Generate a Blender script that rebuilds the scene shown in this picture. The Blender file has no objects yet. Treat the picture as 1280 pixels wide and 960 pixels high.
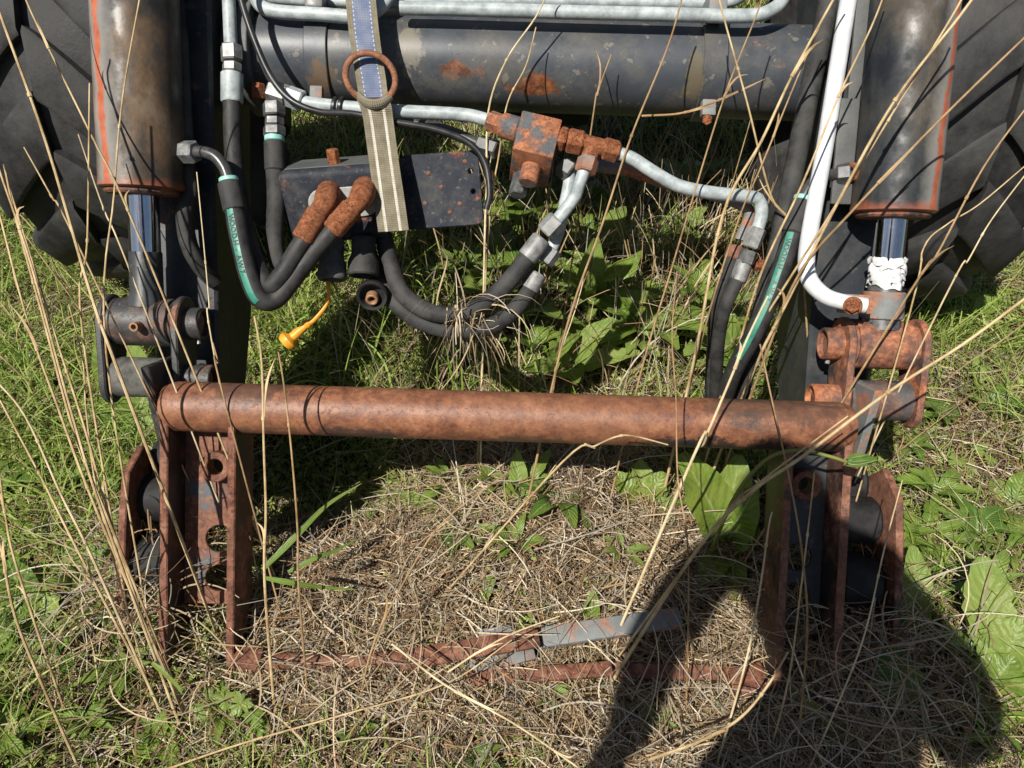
import bpy, bmesh, math, random
import numpy as np
from mathutils import Vector, Matrix, Quaternion
random.seed(4); RNG = np.random.default_rng(7)
scene = bpy.context.scene
# ---------------------------------------------------------------- camera, sky, sun
H = 1.2; TH = math.radians(40); RO = math.radians(1.8); F = 960.0
SUN_AZ = 32.0; SUN_EL = 49.0
cam = bpy.data.cameras.new('camera'); cam_o = bpy.data.objects.new('camera', cam)
scene.collection.objects.link(cam_o); scene.camera = cam_o
cam.sensor_fit = 'HORIZONTAL'; cam.sensor_width = 36.0; cam.lens = 36.0 * F / 1280.0
cam.clip_start = 0.02; cam.clip_end = 500
cam_o.location = (0, 0, H)
cam_o.rotation_mode = 'QUATERNION'
cam_o.rotation_quaternion = (Quaternion((1, 0, 0), math.pi / 2 - TH) @ Quaternion((0, 0, 1), RO))
world = bpy.data.worlds.new('World'); scene.world = world; world.use_nodes = True
wn = world.node_tree
sky = wn.nodes.new('ShaderNodeTexSky'); sky.sky_type = 'NISHITA'; sky.sun_disc = False
sky.sun_elevation = math.radians(SUN_EL); sky.sun_rotation = math.radians(180 + SUN_AZ)
wn.links.new(sky.outputs[0], wn.nodes['Background'].inputs[0])
wn.nodes['Background'].inputs[1].default_value = 0.05
sun = bpy.data.lights.new('sun', 'SUN'); sun.energy = 5.0; sun.angle = math.radians(0.53); sun.color = (1.0, 0.955, 0.88)
sun_o = bpy.data.objects.new('sun', sun); scene.collection.objects.link(sun_o)
_a, _e = math.radians(SUN_AZ), math.radians(SUN_EL)
SUNV = Vector((-math.sin(_a) * math.cos(_e), -math.cos(_a) * math.cos(_e), math.sin(_e)))
sun_o.rotation_mode = 'QUATERNION'; sun_o.rotation_quaternion = (-SUNV).to_track_quat('-Z', 'Y'); sun_o.location = SUNV * 8
vs = scene.view_settings; vs.view_transform = 'Standard'; vs.look = 'None'; vs.gamma = 1; vs.use_curve_mapping = False
vs.exposure = 0.35
scene.cycles.max_bounces = 6; scene.cycles.diffuse_bounces = 2
# ---------------------------------------------------------------- where a point of the photo lies, for a chosen depth
FW = Vector((0, math.cos(TH), -math.sin(TH))); UP = Vector((0, math.sin(TH), math.cos(TH))); RT = Vector((1, 0, 0))
CAMP = Vector((0, 0, H)); CR, SR = math.cos(RO), math.sin(RO)
def ray(u, v):
    a = (u - 640) / F; b = -(v - 480) / F
    return FW + RT * (a * CR - b * SR) + UP * (a * SR + b * CR)
def PD(u, v, D): return CAMP + ray(u, v) * D
def PZ(u, v, Z=0.0):
    r = ray(u, v); return CAMP + r * ((Z - H) / r.z)
def PX(u, v, X):
    r = ray(u, v); return CAMP + r * (X / r.x)
def PY(u, v, Y):
    r = ray(u, v); return CAMP + r * (Y / r.y)
# ---------------------------------------------------------------- scene tree helpers
COL = scene.collection
def link(name, data, parent=None):
    o = bpy.data.objects.new(name, data); COL.objects.link(o)
    if parent is not None:
        o.parent = parent; o.matrix_parent_inverse = parent.matrix_basis.inverted()
    return o
def tag(o, label=None, cat=None, group=None, kind=None):
    if label: o['label'] = label
    if cat: o['category'] = cat
    if group: o['group'] = group
    if kind: o['kind'] = kind
    return o
def thing(name, label, cat, loc=(0, 0, 0), group=None):
    o = link(name, None); o.location = loc; o.empty_display_size = .05
    return tag(o, label, cat, group)
def mesh_obj(name, verts, faces, mat, parent=None, smooth=True, uvs=None, sharp=None):
    me = bpy.data.meshes.new(name)
    me.from_pydata([tuple(v) for v in verts], [], faces); me.update()
    if uvs is not None:
        lay = me.uv_layers.new(name='UVMap')
        vi = np.empty(len(me.loops), dtype=np.int32); me.loops.foreach_get('vertex_index', vi)
        lay.data.foreach_set('uv', np.asarray(uvs, dtype=np.float32)[vi].ravel())
    me.materials.append(MAT[mat] if isinstance(mat, str) else mat)
    if smooth:
        me.polygons.foreach_set('use_smooth', [True] * len(me.polygons))
        me.set_sharp_from_angle(angle=math.radians(sharp or 38))
    return link(name, me, parent)
def bm_obj(name, bm, mat, parent=None, smooth=True, sharp=38):
    bmesh.ops.recalc_face_normals(bm, faces=bm.faces)
    me = bpy.data.meshes.new(name); bm.to_mesh(me); bm.free()
    me.materials.append(MAT[mat])
    if smooth:
        me.polygons.foreach_set('use_smooth', [True] * len(me.polygons)); me.set_sharp_from_angle(angle=math.radians(sharp))
    return link(name, me, parent)
def catmull(pts, n=8):
    pts = [Vector(p) for p in pts]
    if len(pts) == 2: return [pts[0].lerp(pts[1], i / n) for i in range(n + 1)], [i / n for i in range(n + 1)]
    P = [pts[0] * 2 - pts[1]] + pts + [pts[-1] * 2 - pts[-2]]
    out, ts = [], []
    for i in range(1, len(P) - 2):
        p0, p1, p2, p3 = P[i - 1:i + 3]
        for k in range(n):
            t = k / n
            out.append(.5 * ((2 * p1) + (p2 - p0) * t + (2 * p0 - 5 * p1 + 4 * p2 - p3) * t * t + (3 * p1 - p0 - 3 * p2 + p3) * t ** 3)); ts.append(i - 1 + t)
    out.append(pts[-1]); ts.append(len(pts) - 1)
    return out, ts
def tube_data(pts, r, segs=12, n=6, smooth=True, caps=True, flat=1.0):
    if smooth: path, ts = catmull(pts, n)
    else: path = [Vector(p) for p in pts]; ts = list(range(len(path)))
    rr = r if hasattr(r, '__len__') else [r] * len(pts)
    V, U, Fc = [], [], []
    t0 = (path[1] - path[0]).normalized(); ref = Vector((0, -.7, .7))
    if abs(ref.dot(t0)) > .92: ref = Vector((1, 0, 0))
    nrm = (ref - t0 * ref.dot(t0)).normalized(); L = 0
    for i, p in enumerate(path):
        t = (path[min(i + 1, len(path) - 1)] - path[max(i - 1, 0)]).normalized()
        nrm = (nrm - t * nrm.dot(t)).normalized(); b = t.cross(nrm)
        k = ts[i]; k0 = int(min(k, len(rr) - 2)) if len(rr) > 1 else 0
        rad = rr[k0] + (rr[min(k0 + 1, len(rr) - 1)] - rr[k0]) * (k - k0)
        if i: L += (p - path[i - 1]).length
        for j in range(segs):
            a = 2 * math.pi * j / segs
            V.append(p + nrm * (math.cos(a) * rad * flat) + b * (math.sin(a) * rad)); U.append((j / segs, L))
    m = len(path)
    for i in range(m - 1):
        for j in range(segs):
            k = (j + 1) % segs
            Fc.append((i * segs + j, i * segs + k, (i + 1) * segs + k, (i + 1) * segs + j))
    if caps:
        Fc.append(tuple(range(segs))[::-1]); Fc.append(tuple((m - 1) * segs + j for j in range(segs)))
    return V, Fc, U
def tube(name, pts, r, mat, parent=None, segs=14, n=6, smooth=True, flat=1.0):
    V, Fc, U = tube_data(pts, r, segs, n, smooth, True, flat)
    return mesh_obj(name, V, Fc, mat, parent, uvs=U, sharp=50)
def lathe(name, prof, p0, axis, mat, parent=None, segs=24, smooth=True):
    p0 = Vector(p0); ax = Vector(axis).normalized()
    ref = Vector((0, -.8, .6)) if abs(ax.dot(Vector((0, -.8, .6)))) < .9 else Vector((1, 0, 0))
    u = (ref - ax * ref.dot(ax)).normalized(); w = ax.cross(u)
    V, U, Fc = [], [], []
    for (r, h) in prof:
        for j in range(segs):
            a = 2 * math.pi * (j + .5) / segs + math.pi
            V.append(p0 + ax * h + (u * math.cos(a) + w * math.sin(a)) * max(r, 1e-5)); U.append((j / segs, h))
    m = len(prof)
    for i in range(m - 1):
        for j in range(segs):
            k = (j + 1) % segs
            Fc.append((i * segs + j, i * segs + k, (i + 1) * segs + k, (i + 1) * segs + j))
    Fc.append(tuple(range(segs))[::-1]); Fc.append(tuple((m - 1) * segs + j for j in range(segs)))
    return mesh_obj(name, V, Fc, mat, parent, smooth=smooth, uvs=U, sharp=35)
def rod(name, p0, p1, r, mat, parent=None, segs=24, c=None, smooth=True):
    p0, p1 = Vector(p0), Vector(p1); L = (p1 - p0).length; c = min(r * .15, L * .2) if c is None else c
    return lathe(name, [(0, 0), (r - c, 0), (r, c), (r, L - c), (r - c, L), (0, L)], p0, p1 - p0, mat, parent, segs, smooth)
def hexnut(name, p0, p1, r, mat, parent=None): return rod(name, p0, p1, r, mat, parent, 6, r * .14, False)
def ring_sleeve(name, p0, p1, ro, ri, mat, parent=None, segs=28):
    p0, p1 = Vector(p0), Vector(p1); L = (p1 - p0).length; c = .0015
    prof = [(ri, L * .5), (ri, c), (ri + c, 0), (ro - c, 0), (ro, c), (ro, L - c), (ro - c, L), (ri + c, L), (ri, L - c), (ri, L * .5)]
    o = lathe(name, prof, p0, p1 - p0, mat, parent, segs)
    bm = bmesh.new(); bm.from_mesh(o.data)
    kill = [f for f in bm.faces if len(f.verts) == segs]; bmesh.ops.delete(bm, geom=kill, context='FACES')
    bmesh.ops.remove_doubles(bm, verts=bm.verts, dist=1e-6); bm.to_mesh(o.data); bm.free()
    return o
def box(name, c, ax, ay, az, hx, hy, hz, mat, parent=None, bev=.003, seg=2, wob=0):
    bm = bmesh.new(); bmesh.ops.create_cube(bm, size=2)
    ax, ay, az = Vector(ax).normalized(), Vector(ay).normalized(), Vector(az).normalized()
    for v in bm.verts: v.co = Vector((v.co.x * hx, v.co.y * hy, v.co.z * hz))
    if bev: bmesh.ops.bevel(bm, geom=list(bm.edges), offset=bev, segments=seg, profile=.5, affect='EDGES')
    for v in bm.verts:
        q = v.co.copy(); v.co = Vector(c) + ax * q.x + ay * q.y + az * q.z
        if wob: v.co += Vector((random.uniform(-wob, wob), random.uniform(-wob, wob), random.uniform(-wob, wob)))
    return bm_obj(name, bm, mat, parent)
def plate(name, outline, holes, origin, ex, ey, thick, mat, parent=None, bev=.0015):
    """flat plate from a 2D outline with holes, extruded by thick along ex x ey"""
    ex, ey = Vector(ex).normalized(), Vector(ey).normalized(); ez = ex.cross(ey); origin = Vector(origin)
    bm = bmesh.new(); edges = []
    for loop in [outline] + holes:
        vsl = [bm.verts.new((a, b, 0)) for a, b in loop]
        edges += [bm.edges.new((vsl[i], vsl[(i + 1) % len(vsl)])) for i in range(len(vsl))]
    bmesh.ops.triangle_fill(bm, use_beauty=True, use_dissolve=False, edges=edges)
    ext = bmesh.ops.extrude_face_region(bm, geom=list(bm.faces))
    for g in ext['geom']:
        if isinstance(g, bmesh.types.BMVert): g.co.z += thick
    bmesh.ops.recalc_face_normals(bm, faces=bm.faces)
    if bev:
        ed = [e for e in bm.edges if len(e.link_faces) == 2 and abs(e.verts[0].co.z - e.verts[1].co.z) < 1e-6 and e.calc_face_angle(0) > 1.2]
        bmesh.ops.bevel(bm, geom=ed, offset=bev, segments=1, affect='EDGES')
    for v in bm.verts: q = v.co.copy(); v.co = origin + ex * q.x + ey * q.y + ez * q.z
    return bm_obj(name, bm, mat, parent, sharp=30)
def circ(cx, cy, r, n=24): return [(cx + r * math.cos(2 * math.pi * i / n), cy + r * math.sin(2 * math.pi * i / n)) for i in range(n)]
def ribbon(name, pts, wvecs, th, mat, parent=None, n=6):
    path, ts = catmull(pts, n); V, U, Fc = [], [], []; L = 0; m = len(path); K = 8
    for i, p in enumerate(path):
        k = ts[i]; k0 = int(min(k, len(wvecs) - 2)); w = Vector(wvecs[k0]).lerp(Vector(wvecs[k0 + 1]), k - k0)
        t = (path[min(i + 1, m - 1)] - path[max(i - 1, 0)]).normalized(); nn = t.cross(w).normalized()
        if i: L += (p - path[i - 1]).length
        for side in (1, -1):
            for j in range(K + 1):
                s = j / K; bow = .0012 * math.sin(L * 40 + s * 3)
                V.append(p + w * (s - .5) + nn * (side * th / 2 + bow)); U.append((s, L))
    R = 2 * (K + 1)
    for i in range(m - 1):
        a, b = i * R, (i + 1) * R
        for j in range(K):
            Fc.append((a + j, a + j + 1, b + j + 1, b + j)); Fc.append((a + K + 1 + j, b + K + 1 + j, b + K + 2 + j, a + K + 2 + j))
        Fc.append((a, b, b + K + 1, a + K + 1)); Fc.append((a + K, a + 2 * K + 1, b + 2 * K + 1, b + K))
    for e in (0, (m - 1) * R):
        for j in range(K): Fc.append((e + j, e + K + 1 + j, e + K + 2 + j, e + j + 1))
    return mesh_obj(name, V, Fc, mat, parent, uvs=U, sharp=60)
# ---------------------------------------------------------------- materials
MAT = {}
class NT:
    def __init__(s, name):
        s.m = bpy.data.materials.new(name); s.m.use_nodes = True; s.t = s.m.node_tree; s.b = s.t.nodes['Principled BSDF']; MAT[name] = s.m
        s.tc = s.t.nodes.new('ShaderNodeTexCoord')
    def n(s, ty, **kw):
        x = s.t.nodes.new(ty)
        for k, v in kw.items(): setattr(x, k, v)
        return x
    def l(s, a, b): s.t.links.new(a, b)
    def noise(s, scale, detail=6, rough=.6, coord='Object', stretch=None, w=0):
        x = s.n('ShaderNodeTexNoise'); x.inputs['Scale'].default_value = scale; x.inputs['Detail'].default_value = detail; x.inputs['Roughness'].default_value = rough
        src = s.tc.outputs[coord]
        if stretch or w:
            mp = s.n('ShaderNodeMapping'); mp.inputs['Scale'].default_value = stretch or (1, 1, 1); mp.inputs['Location'].default_value = (w, w * .7, w * 1.3); s.l(src, mp.inputs[0]); src = mp.outputs[0]
        s.l(src, x.inputs['Vector']); return x.outputs['Fac']
    def ramp(s, fac, stops):
        x = s.n('ShaderNodeValToRGB'); e = x.color_ramp.elements
        while len(e) < len(stops): e.new(.5)
        for i, (p, c) in enumerate(stops): e[i].position = p; e[i].color = (*c, 1) if hasattr(c, '__len__') else (c, c, c, 1)
        s.l(fac, x.inputs[0]); return x.outputs[0]
    def mix(s, fac, a, b):
        x = s.n('ShaderNodeMix', data_type='RGBA')
        for sock, val in ((x.inputs[0], fac), (x.inputs[6], a), (x.inputs[7], b)):
            if hasattr(val, 'is_output'): s.l(val, sock)
            elif hasattr(val, '__len__'): sock.default_value = (*val, 1)
            else: sock.default_value = val
        return x.outputs[2]
    def math(s, op, a, b=0.0):
        x = s.n('ShaderNodeMath', operation=op)
        for i, v in enumerate((a, b)):
            if hasattr(v, 'is_output'): s.l(v, x.inputs[i])
            else: x.inputs[i].default_value = v
        return x.outputs[0]
    def bump(s, h, strength=.3, dist=.002):
        x = s.n('ShaderNodeBump'); x.inputs['Strength'].default_value = strength; x.inputs['Distance'].default_value = dist
        s.l(h, x.inputs['Height']); s.l(x.outputs[0], s.b.inputs['Normal'])
    def set(s, color=None, rough=None, metal=None, spec=None):
        for key, val in (('Base Color', color), ('Roughness', rough), ('Metallic', metal), ('Specular IOR Level', spec)):
            if val is None: continue
            if hasattr(val, 'is_output'): s.l(val, s.b.inputs[key])
            else: s.b.inputs[key].default_value = (*val, 1) if hasattr(val, '__len__') else val
RUST = [(.2, (.045, .018, .012)), (.45, (.145, .055, .031)), (.62, (.225, .094, .056)), (.85, (.33, .175, .115))]
ORANGE = [(.2, (.11, .034, .015)), (.45, (.30, .10, .042)), (.65, (.45, .17, .078)), (.9, (.52, .25, .14))]
BROWN = [(.15, (.085, .036, .024)), (.42, (.18, .071, .037)), (.62, (.26, .110, .055)), (.9, (.36, .175, .10))]
def rusty(name, paint, cover, stops=RUST, scale=14, rough=.62, sheen=.3, streak=None, prough=.42, bump=.35, w=0, soft=.05, pits=.75, dust=0.0, pspec=.45):
    """painted steel with rust; cover = share of rust 0..1"""
    s = NT(name); stops = [(.5 + (p - .5) * .45, c) for p, c in stops]
    col = s.ramp(s.noise(scale * 4, 10, .78, w=w), stops)
    pit = s.ramp(s.noise(scale * 13, 5, .7, w=w + 8), [(.56, 0.0), (.66, pits)])
    col = s.mix(pit, col, tuple(c * .55 for c in stops[0][1]))
    col = s.mix(s.ramp(s.noise(scale * .7, 4, .5, w=w + 3), [(.35, 0.0), (.75, .55)]), col, s.ramp(s.noise(scale * 9, 6, .7), [(0, tuple(c * .6 for c in stops[1][1])), (1, stops[3][1])]))
    fine = s.math('SUBTRACT', s.noise(scale * 22, 6, .8), s.math('MULTIPLY', pit, .5))
    if paint is not None:
        m = s.noise(scale, 9, .68, stretch=streak, w=w)
        th = .5 + (.5 - cover) * .5
        mask = s.ramp(m, [(max(th - soft, 0), 0.0), (min(th + soft, 1), 1.0)])
        dirt = s.ramp(s.noise(scale * 2.2, 8, .7, w=w + 1), [(.35, paint), (.8, tuple(min(c * 1.5 + .014 * k, 1) for c, k in zip(paint, (1.2, 1.0, .7))))])
        col = s.mix(mask, dirt, col)
        if dust:
            dm = s.math('MULTIPLY', s.ramp(s.noise(scale * 1.7, 10, .75, w=w + 17), [(.46, 0.0), (.62, 1.0)]), dust)
            col = s.mix(dm, col, (.17, .15, .115)); sm = s.math('MULTIPLY', s.ramp(s.noise(scale * 9, 4, .6, w=w + 5), [(.62, 0.0), (.66, 1.0)]), dust * 1.3); col = s.mix(sm, col, (.24, .21, .16))
        s.set(color=col, rough=s.ramp(mask, [(0, prough), (1, rough + .12)]), spec=pspec)
        s.bump(s.math('ADD', s.math('MULTIPLY', fine, .45), s.math('MULTIPLY', mask, .35)), bump * 1.6, .002)
    else:
        s.set(color=col, rough=s.ramp(s.noise(scale * 6, 5), [(.3, rough - .12), (.8, rough + .2)]), spec=sheen)
        s.bump(fine, bump * 1.6, .0022)
    return s
rusty('rust_tube', (.045, .036, .032), .76, BROWN, 9, .32, .7, streak=(.45, 1.5, 1.5), bump=.42, w=2.4, pits=.55)
rusty('rust_plate', None, 1, RUST, 11, .66)
rusty('rust_orange', None, 1, ORANGE, 26, .85, .15, bump=.9)
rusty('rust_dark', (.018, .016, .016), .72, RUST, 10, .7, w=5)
rusty('rust_shaded', (.012, .011, .011), .42, RUST, 10, .75, w=14, soft=.1)  # dark paint and rust for flange side faces, shade put into the colour
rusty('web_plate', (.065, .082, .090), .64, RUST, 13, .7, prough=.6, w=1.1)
rusty('link_dark', (.032, .033, .034), .24, RUST, 15, .7, prough=.42, w=4, soft=.1, dust=.2)
rusty('link_rust', (.03, .034, .038), .60, ORANGE, 15, .75, prough=.5, w=7, soft=.13, pits=.4)
rusty('boss_mix', (.035, .042, .050), .42, RUST, 14, .75, prough=.5, w=11, soft=.1, dust=.3)
rusty('tube_paint', (.040, .046, .055), .24, RUST, 5.5, .7, streak=(.7, 1, 1.6), prough=.40, w=9.3, soft=.03, bump=.12, dust=.38, pspec=.4)
def patches(name, spots):
    m = MAT[name]; t = m.node_tree; s = NT.__new__(NT); s.m = m; s.t = t; s.b = t.nodes['Principled BSDF']; s.tc = t.nodes.new('ShaderNodeTexCoord')
    cur = s.b.inputs['Base Color'].links[0].from_socket
    rc = s.ramp(s.noise(60, 9, .75), [(.36, (.05, .022, .014)), (.47, (.15, .055, .025)), (.58, (.26, .095, .04)), (.7, (.33, .19, .10))])
    for (c, sc, amt, colr) in spots:
        mp = s.n('ShaderNodeMapping'); mp.inputs['Location'].default_value = [-c[i] / sc[i] for i in range(3)]; mp.inputs['Scale'].default_value = [1 / v for v in sc]
        s.l(s.tc.outputs['Object'], mp.inputs[0]); ln = s.n('ShaderNodeVectorMath', operation='LENGTH'); s.l(mp.outputs[0], ln.inputs[0])
        d = s.math('ADD', ln.outputs['Value'], s.math('MULTIPLY', s.math('SUBTRACT', s.noise(38, 8, .75), .5), 2.6))
        k = s.math('MULTIPLY', s.ramp(d, [(.62, 1.0), (.80, 0.0)]), amt)
        cur = s.mix(k, cur, rc if colr is None else colr)
    s.l(cur, s.b.inputs['Base Color'])
patches('tube_paint', [(PD(672, 112, 1.352), (.05, .05, .032), 1, None), (PD(570, 92, 1.342), (.055, .05, .02), .85, None), (PD(640, 118, 1.352), (.04, .05, .02), .8, None), (PD(510, 60, 1.342), (.03, .05, .05), .5, (.27, .24, .18)), (PD(868, 100, 1.352), (.022, .05, .06), .7, (.14, .11, .06)), (PD(400, 100, 1.352), (.03, .05, .035), .7, (.16, .10, .055)), (PD(560, 112, 1.35), (.09, .05, .03), .5, (.12, .11, .09))])
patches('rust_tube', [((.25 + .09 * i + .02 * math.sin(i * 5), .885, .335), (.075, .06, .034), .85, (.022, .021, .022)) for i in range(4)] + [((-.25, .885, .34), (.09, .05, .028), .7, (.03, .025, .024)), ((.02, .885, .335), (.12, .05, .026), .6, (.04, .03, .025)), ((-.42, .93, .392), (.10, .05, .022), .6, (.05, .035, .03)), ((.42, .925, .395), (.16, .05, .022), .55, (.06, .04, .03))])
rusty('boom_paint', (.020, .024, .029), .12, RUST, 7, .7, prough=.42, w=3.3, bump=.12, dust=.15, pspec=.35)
rusty('boom_dust', (.075, .078, .076), .18, RUST, 9, .8, prough=.6, w=6.1)
rusty('cover_paint', (.012, .016, .025), .25, RUST, 16, .8, prough=.6, w=12.2, soft=.03, bump=.14, dust=.22, pspec=.2)
rusty('valve_rust', (.085, .09, .095), .55, ORANGE, 20, .9, prough=.6, bump=.9, w=2)
rusty('bar_grey', (.15, .158, .155), .46, ORANGE, 14, .8, prough=.6, w=8)
def barrel_mat(name, w, cx):
    s = NT(name)
    sp = s.n('ShaderNodeSeparateXYZ'); s.l(s.tc.outputs['UV'], sp.inputs[0])
    base = s.ramp(s.noise(9, 9, .7, stretch=(1, .5, .5), w=w), [(p, tuple(v * (1 if cx < 0 else m) for v, m in zip(c, (.55, .72, .95)))) for p, c in ((.38, (.022, .021, .020)), (.47, (.058, .045, .032)), (.54, (.115, .070, .038)), (.64, (.18, .14, .10)))])
    # a long streak of bare red rust running down one side of the barrel, ragged by noise
    wob = s.math('MULTIPLY', s.math('SUBTRACT', s.noise(16, 8, .7, w=w), .5), .09)
    slope = s.math('MULTIPLY', sp.outputs[1], .10 if cx < 0 else -.10)
    u0 = s.math('ADD', s.math('ADD', sp.outputs[0], wob), slope)
    d = s.math('ABSOLUTE', s.math('SUBTRACT', u0, .425 if cx < 0 else .585))
    pale = s.ramp(d, [(.030, 1.0), (.085, 0.0)])
    d2 = s.math('ADD', d, s.math('MULTIPLY', s.math('SUBTRACT', s.noise(70, 8, .8), .5), .05)); red = s.ramp(d2, [(.014, 1.0), (.022, 0.0)])
    edge = s.ramp(s.math('ADD', sp.outputs[1], s.math('MULTIPLY', s.noise(30, 6, .7), .03)), [(.014, 1.0), (.03, 0.0)])
    col = s.mix(s.math('MULTIPLY', pale, .5), base, (.36, .34, .31))
    col = s.mix(red, col, s.ramp(s.noise(40, 8, .7), [(.3, (.30, .07, .03)), (.7, (.46, .14, .07))]))
    col = s.mix(s.math('MULTIPLY', edge, .8), col, (.33, .09, .04))
    s.set(color=col, rough=s.ramp(s.noise(20, 6), [(.4, .38), (.6, .72)]), spec=.4)
    s.bump(s.noise(160, 5, .7), .25, .001)
barrel_mat('barrel_left', 0.0, -1); barrel_mat('barrel_right', 21.0, 1)
def plain(name, a, b, scale, r0, r1, metal=0, bump=.2, spec=.5, fine=120, st=None, w=0, dist=.001):
    s = NT(name)
    s.set(color=s.ramp(s.noise(scale, 8, .68, stretch=st, w=w), [(.37, a), (.63, b)]), rough=s.ramp(s.noise(scale * 2, 5, w=w), [(.3, r0), (.8, r1)]), metal=metal, spec=spec)
    s.bump(s.noise(fine, 5, .7, stretch=st), bump, dist); return s
plain('galvanised', (.24, .275, .28), (.45, .49, .485), 40, .38, .62, 0, .3)
plain('zinc_nut', (.11, .115, .115), (.29, .29, .275), 60, .35, .6, .2, .2)
plain('nut_black', (.035, .037, .04), (.13, .13, .125), 50, .35, .6, 0, .25)
plain('steel_sleeve', (.13, .133, .13), (.30, .30, .285), 60, .45, .65, .1, .3)
plain('elbow_black', (.03, .03, .03), (.07, .068, .065), 60, .25, .45, 0, .15)
plain('chrome', (.62, .63, .64), (.74, .75, .76), 20, .05, .14, 1.0, .02)
plain('brass_rust', (.20, .10, .05), (.34, .19, .10), 50, .5, .7, 0, .4)
plain('rubber', (.014, .014, .014), (.040, .038, .036), 34, .5, .8, 0, .35, .4, 220)
plain('rubber_grey', (.020, .020, .0195), (.058, .056, .052), 30, .6, .9, 0, .4, .3, 200)
plain('rubber_cap', (.010, .010, .010), (.030, .029, .028), 30, .6, .85, 0, .3, .3)
plain('dust_cap', (.05, .05, .046), (.15, .145, .13), 40, .7, .95, 0, .4, .2)
plain('mint_plastic', (.20, .48, .40), (.33, .62, .53), 60, .4, .6)
plain('yellow_plastic', (.62, .25, .012), (.78, .36, .03), 30, .35, .6)
plain('white_paint', (.54, .55, .56), (.68, .69, .70), 26, .3, .5, 0, .15)
plain('wrap_white', (.45, .45, .44), (.78, .78, .76), 60, .6, .9, 0, .6, .2, 160)
plain('cable_black', (.012, .012, .013), (.03, .03, .03), 30, .3, .5, 0, .1)
plain('plate_grey', (.24, .24, .225), (.42, .41, .385), 45, .5, .75, 0, .3)
plain('tyre_rubber', (.016, .016, .016), (.055, .053, .050), 9, .55, .85, 0, .55, .35, 90, None, 0, .002)
plain('chassis_black', (.008, .008, .009), (.02, .02, .02), 12, .5, .8)
plain('wood', (.10, .075, .05), (.28, .20, .13), 12, .8, .95, 0, .8, .2, 60, (1, 9, 9))
plain('jacket', (.02, .025, .035), (.035, .04, .055), 30, .8, .9); plain('trousers', (.03, .035, .05), (.05, .055, .075), 40, .85, .95)
plain('skin', (.42, .24, .17), (.50, .30, .22), 20, .5, .65); plain('hair', (.03, .02, .012), (.06, .04, .025), 60, .6, .8); plain('boot', (.02, .015, .01), (.04, .03, .022), 30, .5, .8)
plain('phone_glass', (.01, .01, .012), (.015, .015, .018), 10, .08, .12)
plain('bark_straw', (.30, .20, .09), (.62, .47, .26), 26, .55, .8, 0, .3, .3, 120)
plain('bark_pale', (.42, .32, .17), (.70, .58, .37), 26, .55, .8, 0, .3, .3, 120); plain('bark_brown', (.20, .12, .055), (.42, .28, .14), 26, .55, .8, 0, .3, .3, 120)
plain('soil', (.016, .012, .007), (.05, .036, .022), 16, .9, 1.0, 0, 1.0, .1, 60, None, 0, .01)
def webbing(name, kind):
    s = NT(name); sp = s.n('ShaderNodeSeparateXYZ'); s.l(s.tc.outputs['UV'], sp.inputs[0]); u = sp.outputs[0]; v = sp.outputs[1]
    ol = s.ramp(s.noise(60, 7), [(.3, (.15, .13, .085)), (.75, (.27, .24, .17))])
    if kind == 'blue':
        d = s.math('ABSOLUTE', s.math('SUBTRACT', u, .5))
        bl = s.ramp(s.noise(34, 7), [(.3, (.10, .13, .22)), (.6, (.19, .22, .30)), (.78, (.27, .25, .19))])
        col = s.mix(s.math('LESS_THAN', d, .32), ol, bl)
        st = s.math('MULTIPLY', s.math('LESS_THAN', s.math('ABSOLUTE', s.math('SUBTRACT', d, .28)), .02), s.math('GREATER_THAN', s.math('FRACT', s.math('MULTIPLY', v, 130.0)), .5))
        col = s.mix(st, col, (.42, .44, .50))
    else:
        d = s.math('ABSOLUTE', s.math('SUBTRACT', u, .5))
        st = s.math('LESS_THAN', s.math('ABSOLUTE', s.math('SUBTRACT', d, .23)), .045)
        col = s.mix(st, ol, s.ramp(s.noise(80, 5), [(.3, (.46, .42, .34)), (.7, (.66, .62, .54))]))
    w1 = s.math('SINE', s.math('MULTIPLY', v, 2100.0)); w2 = s.math('SINE', s.math('MULTIPLY', u, 75.0))
    hh = s.math('ADD', w1, s.math('MULTIPLY', w2, .4))
    col = s.mix(s.math('MULTIPLY', s.math('ADD', w1, 1.0), .11), col, (.05, .045, .035))
    s.set(color=col, rough=.9, spec=.15); s.bump(hh, .5, .0007)
webbing('web_blue', 'blue'); webbing('web_stripe', 'stripe')
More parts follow.
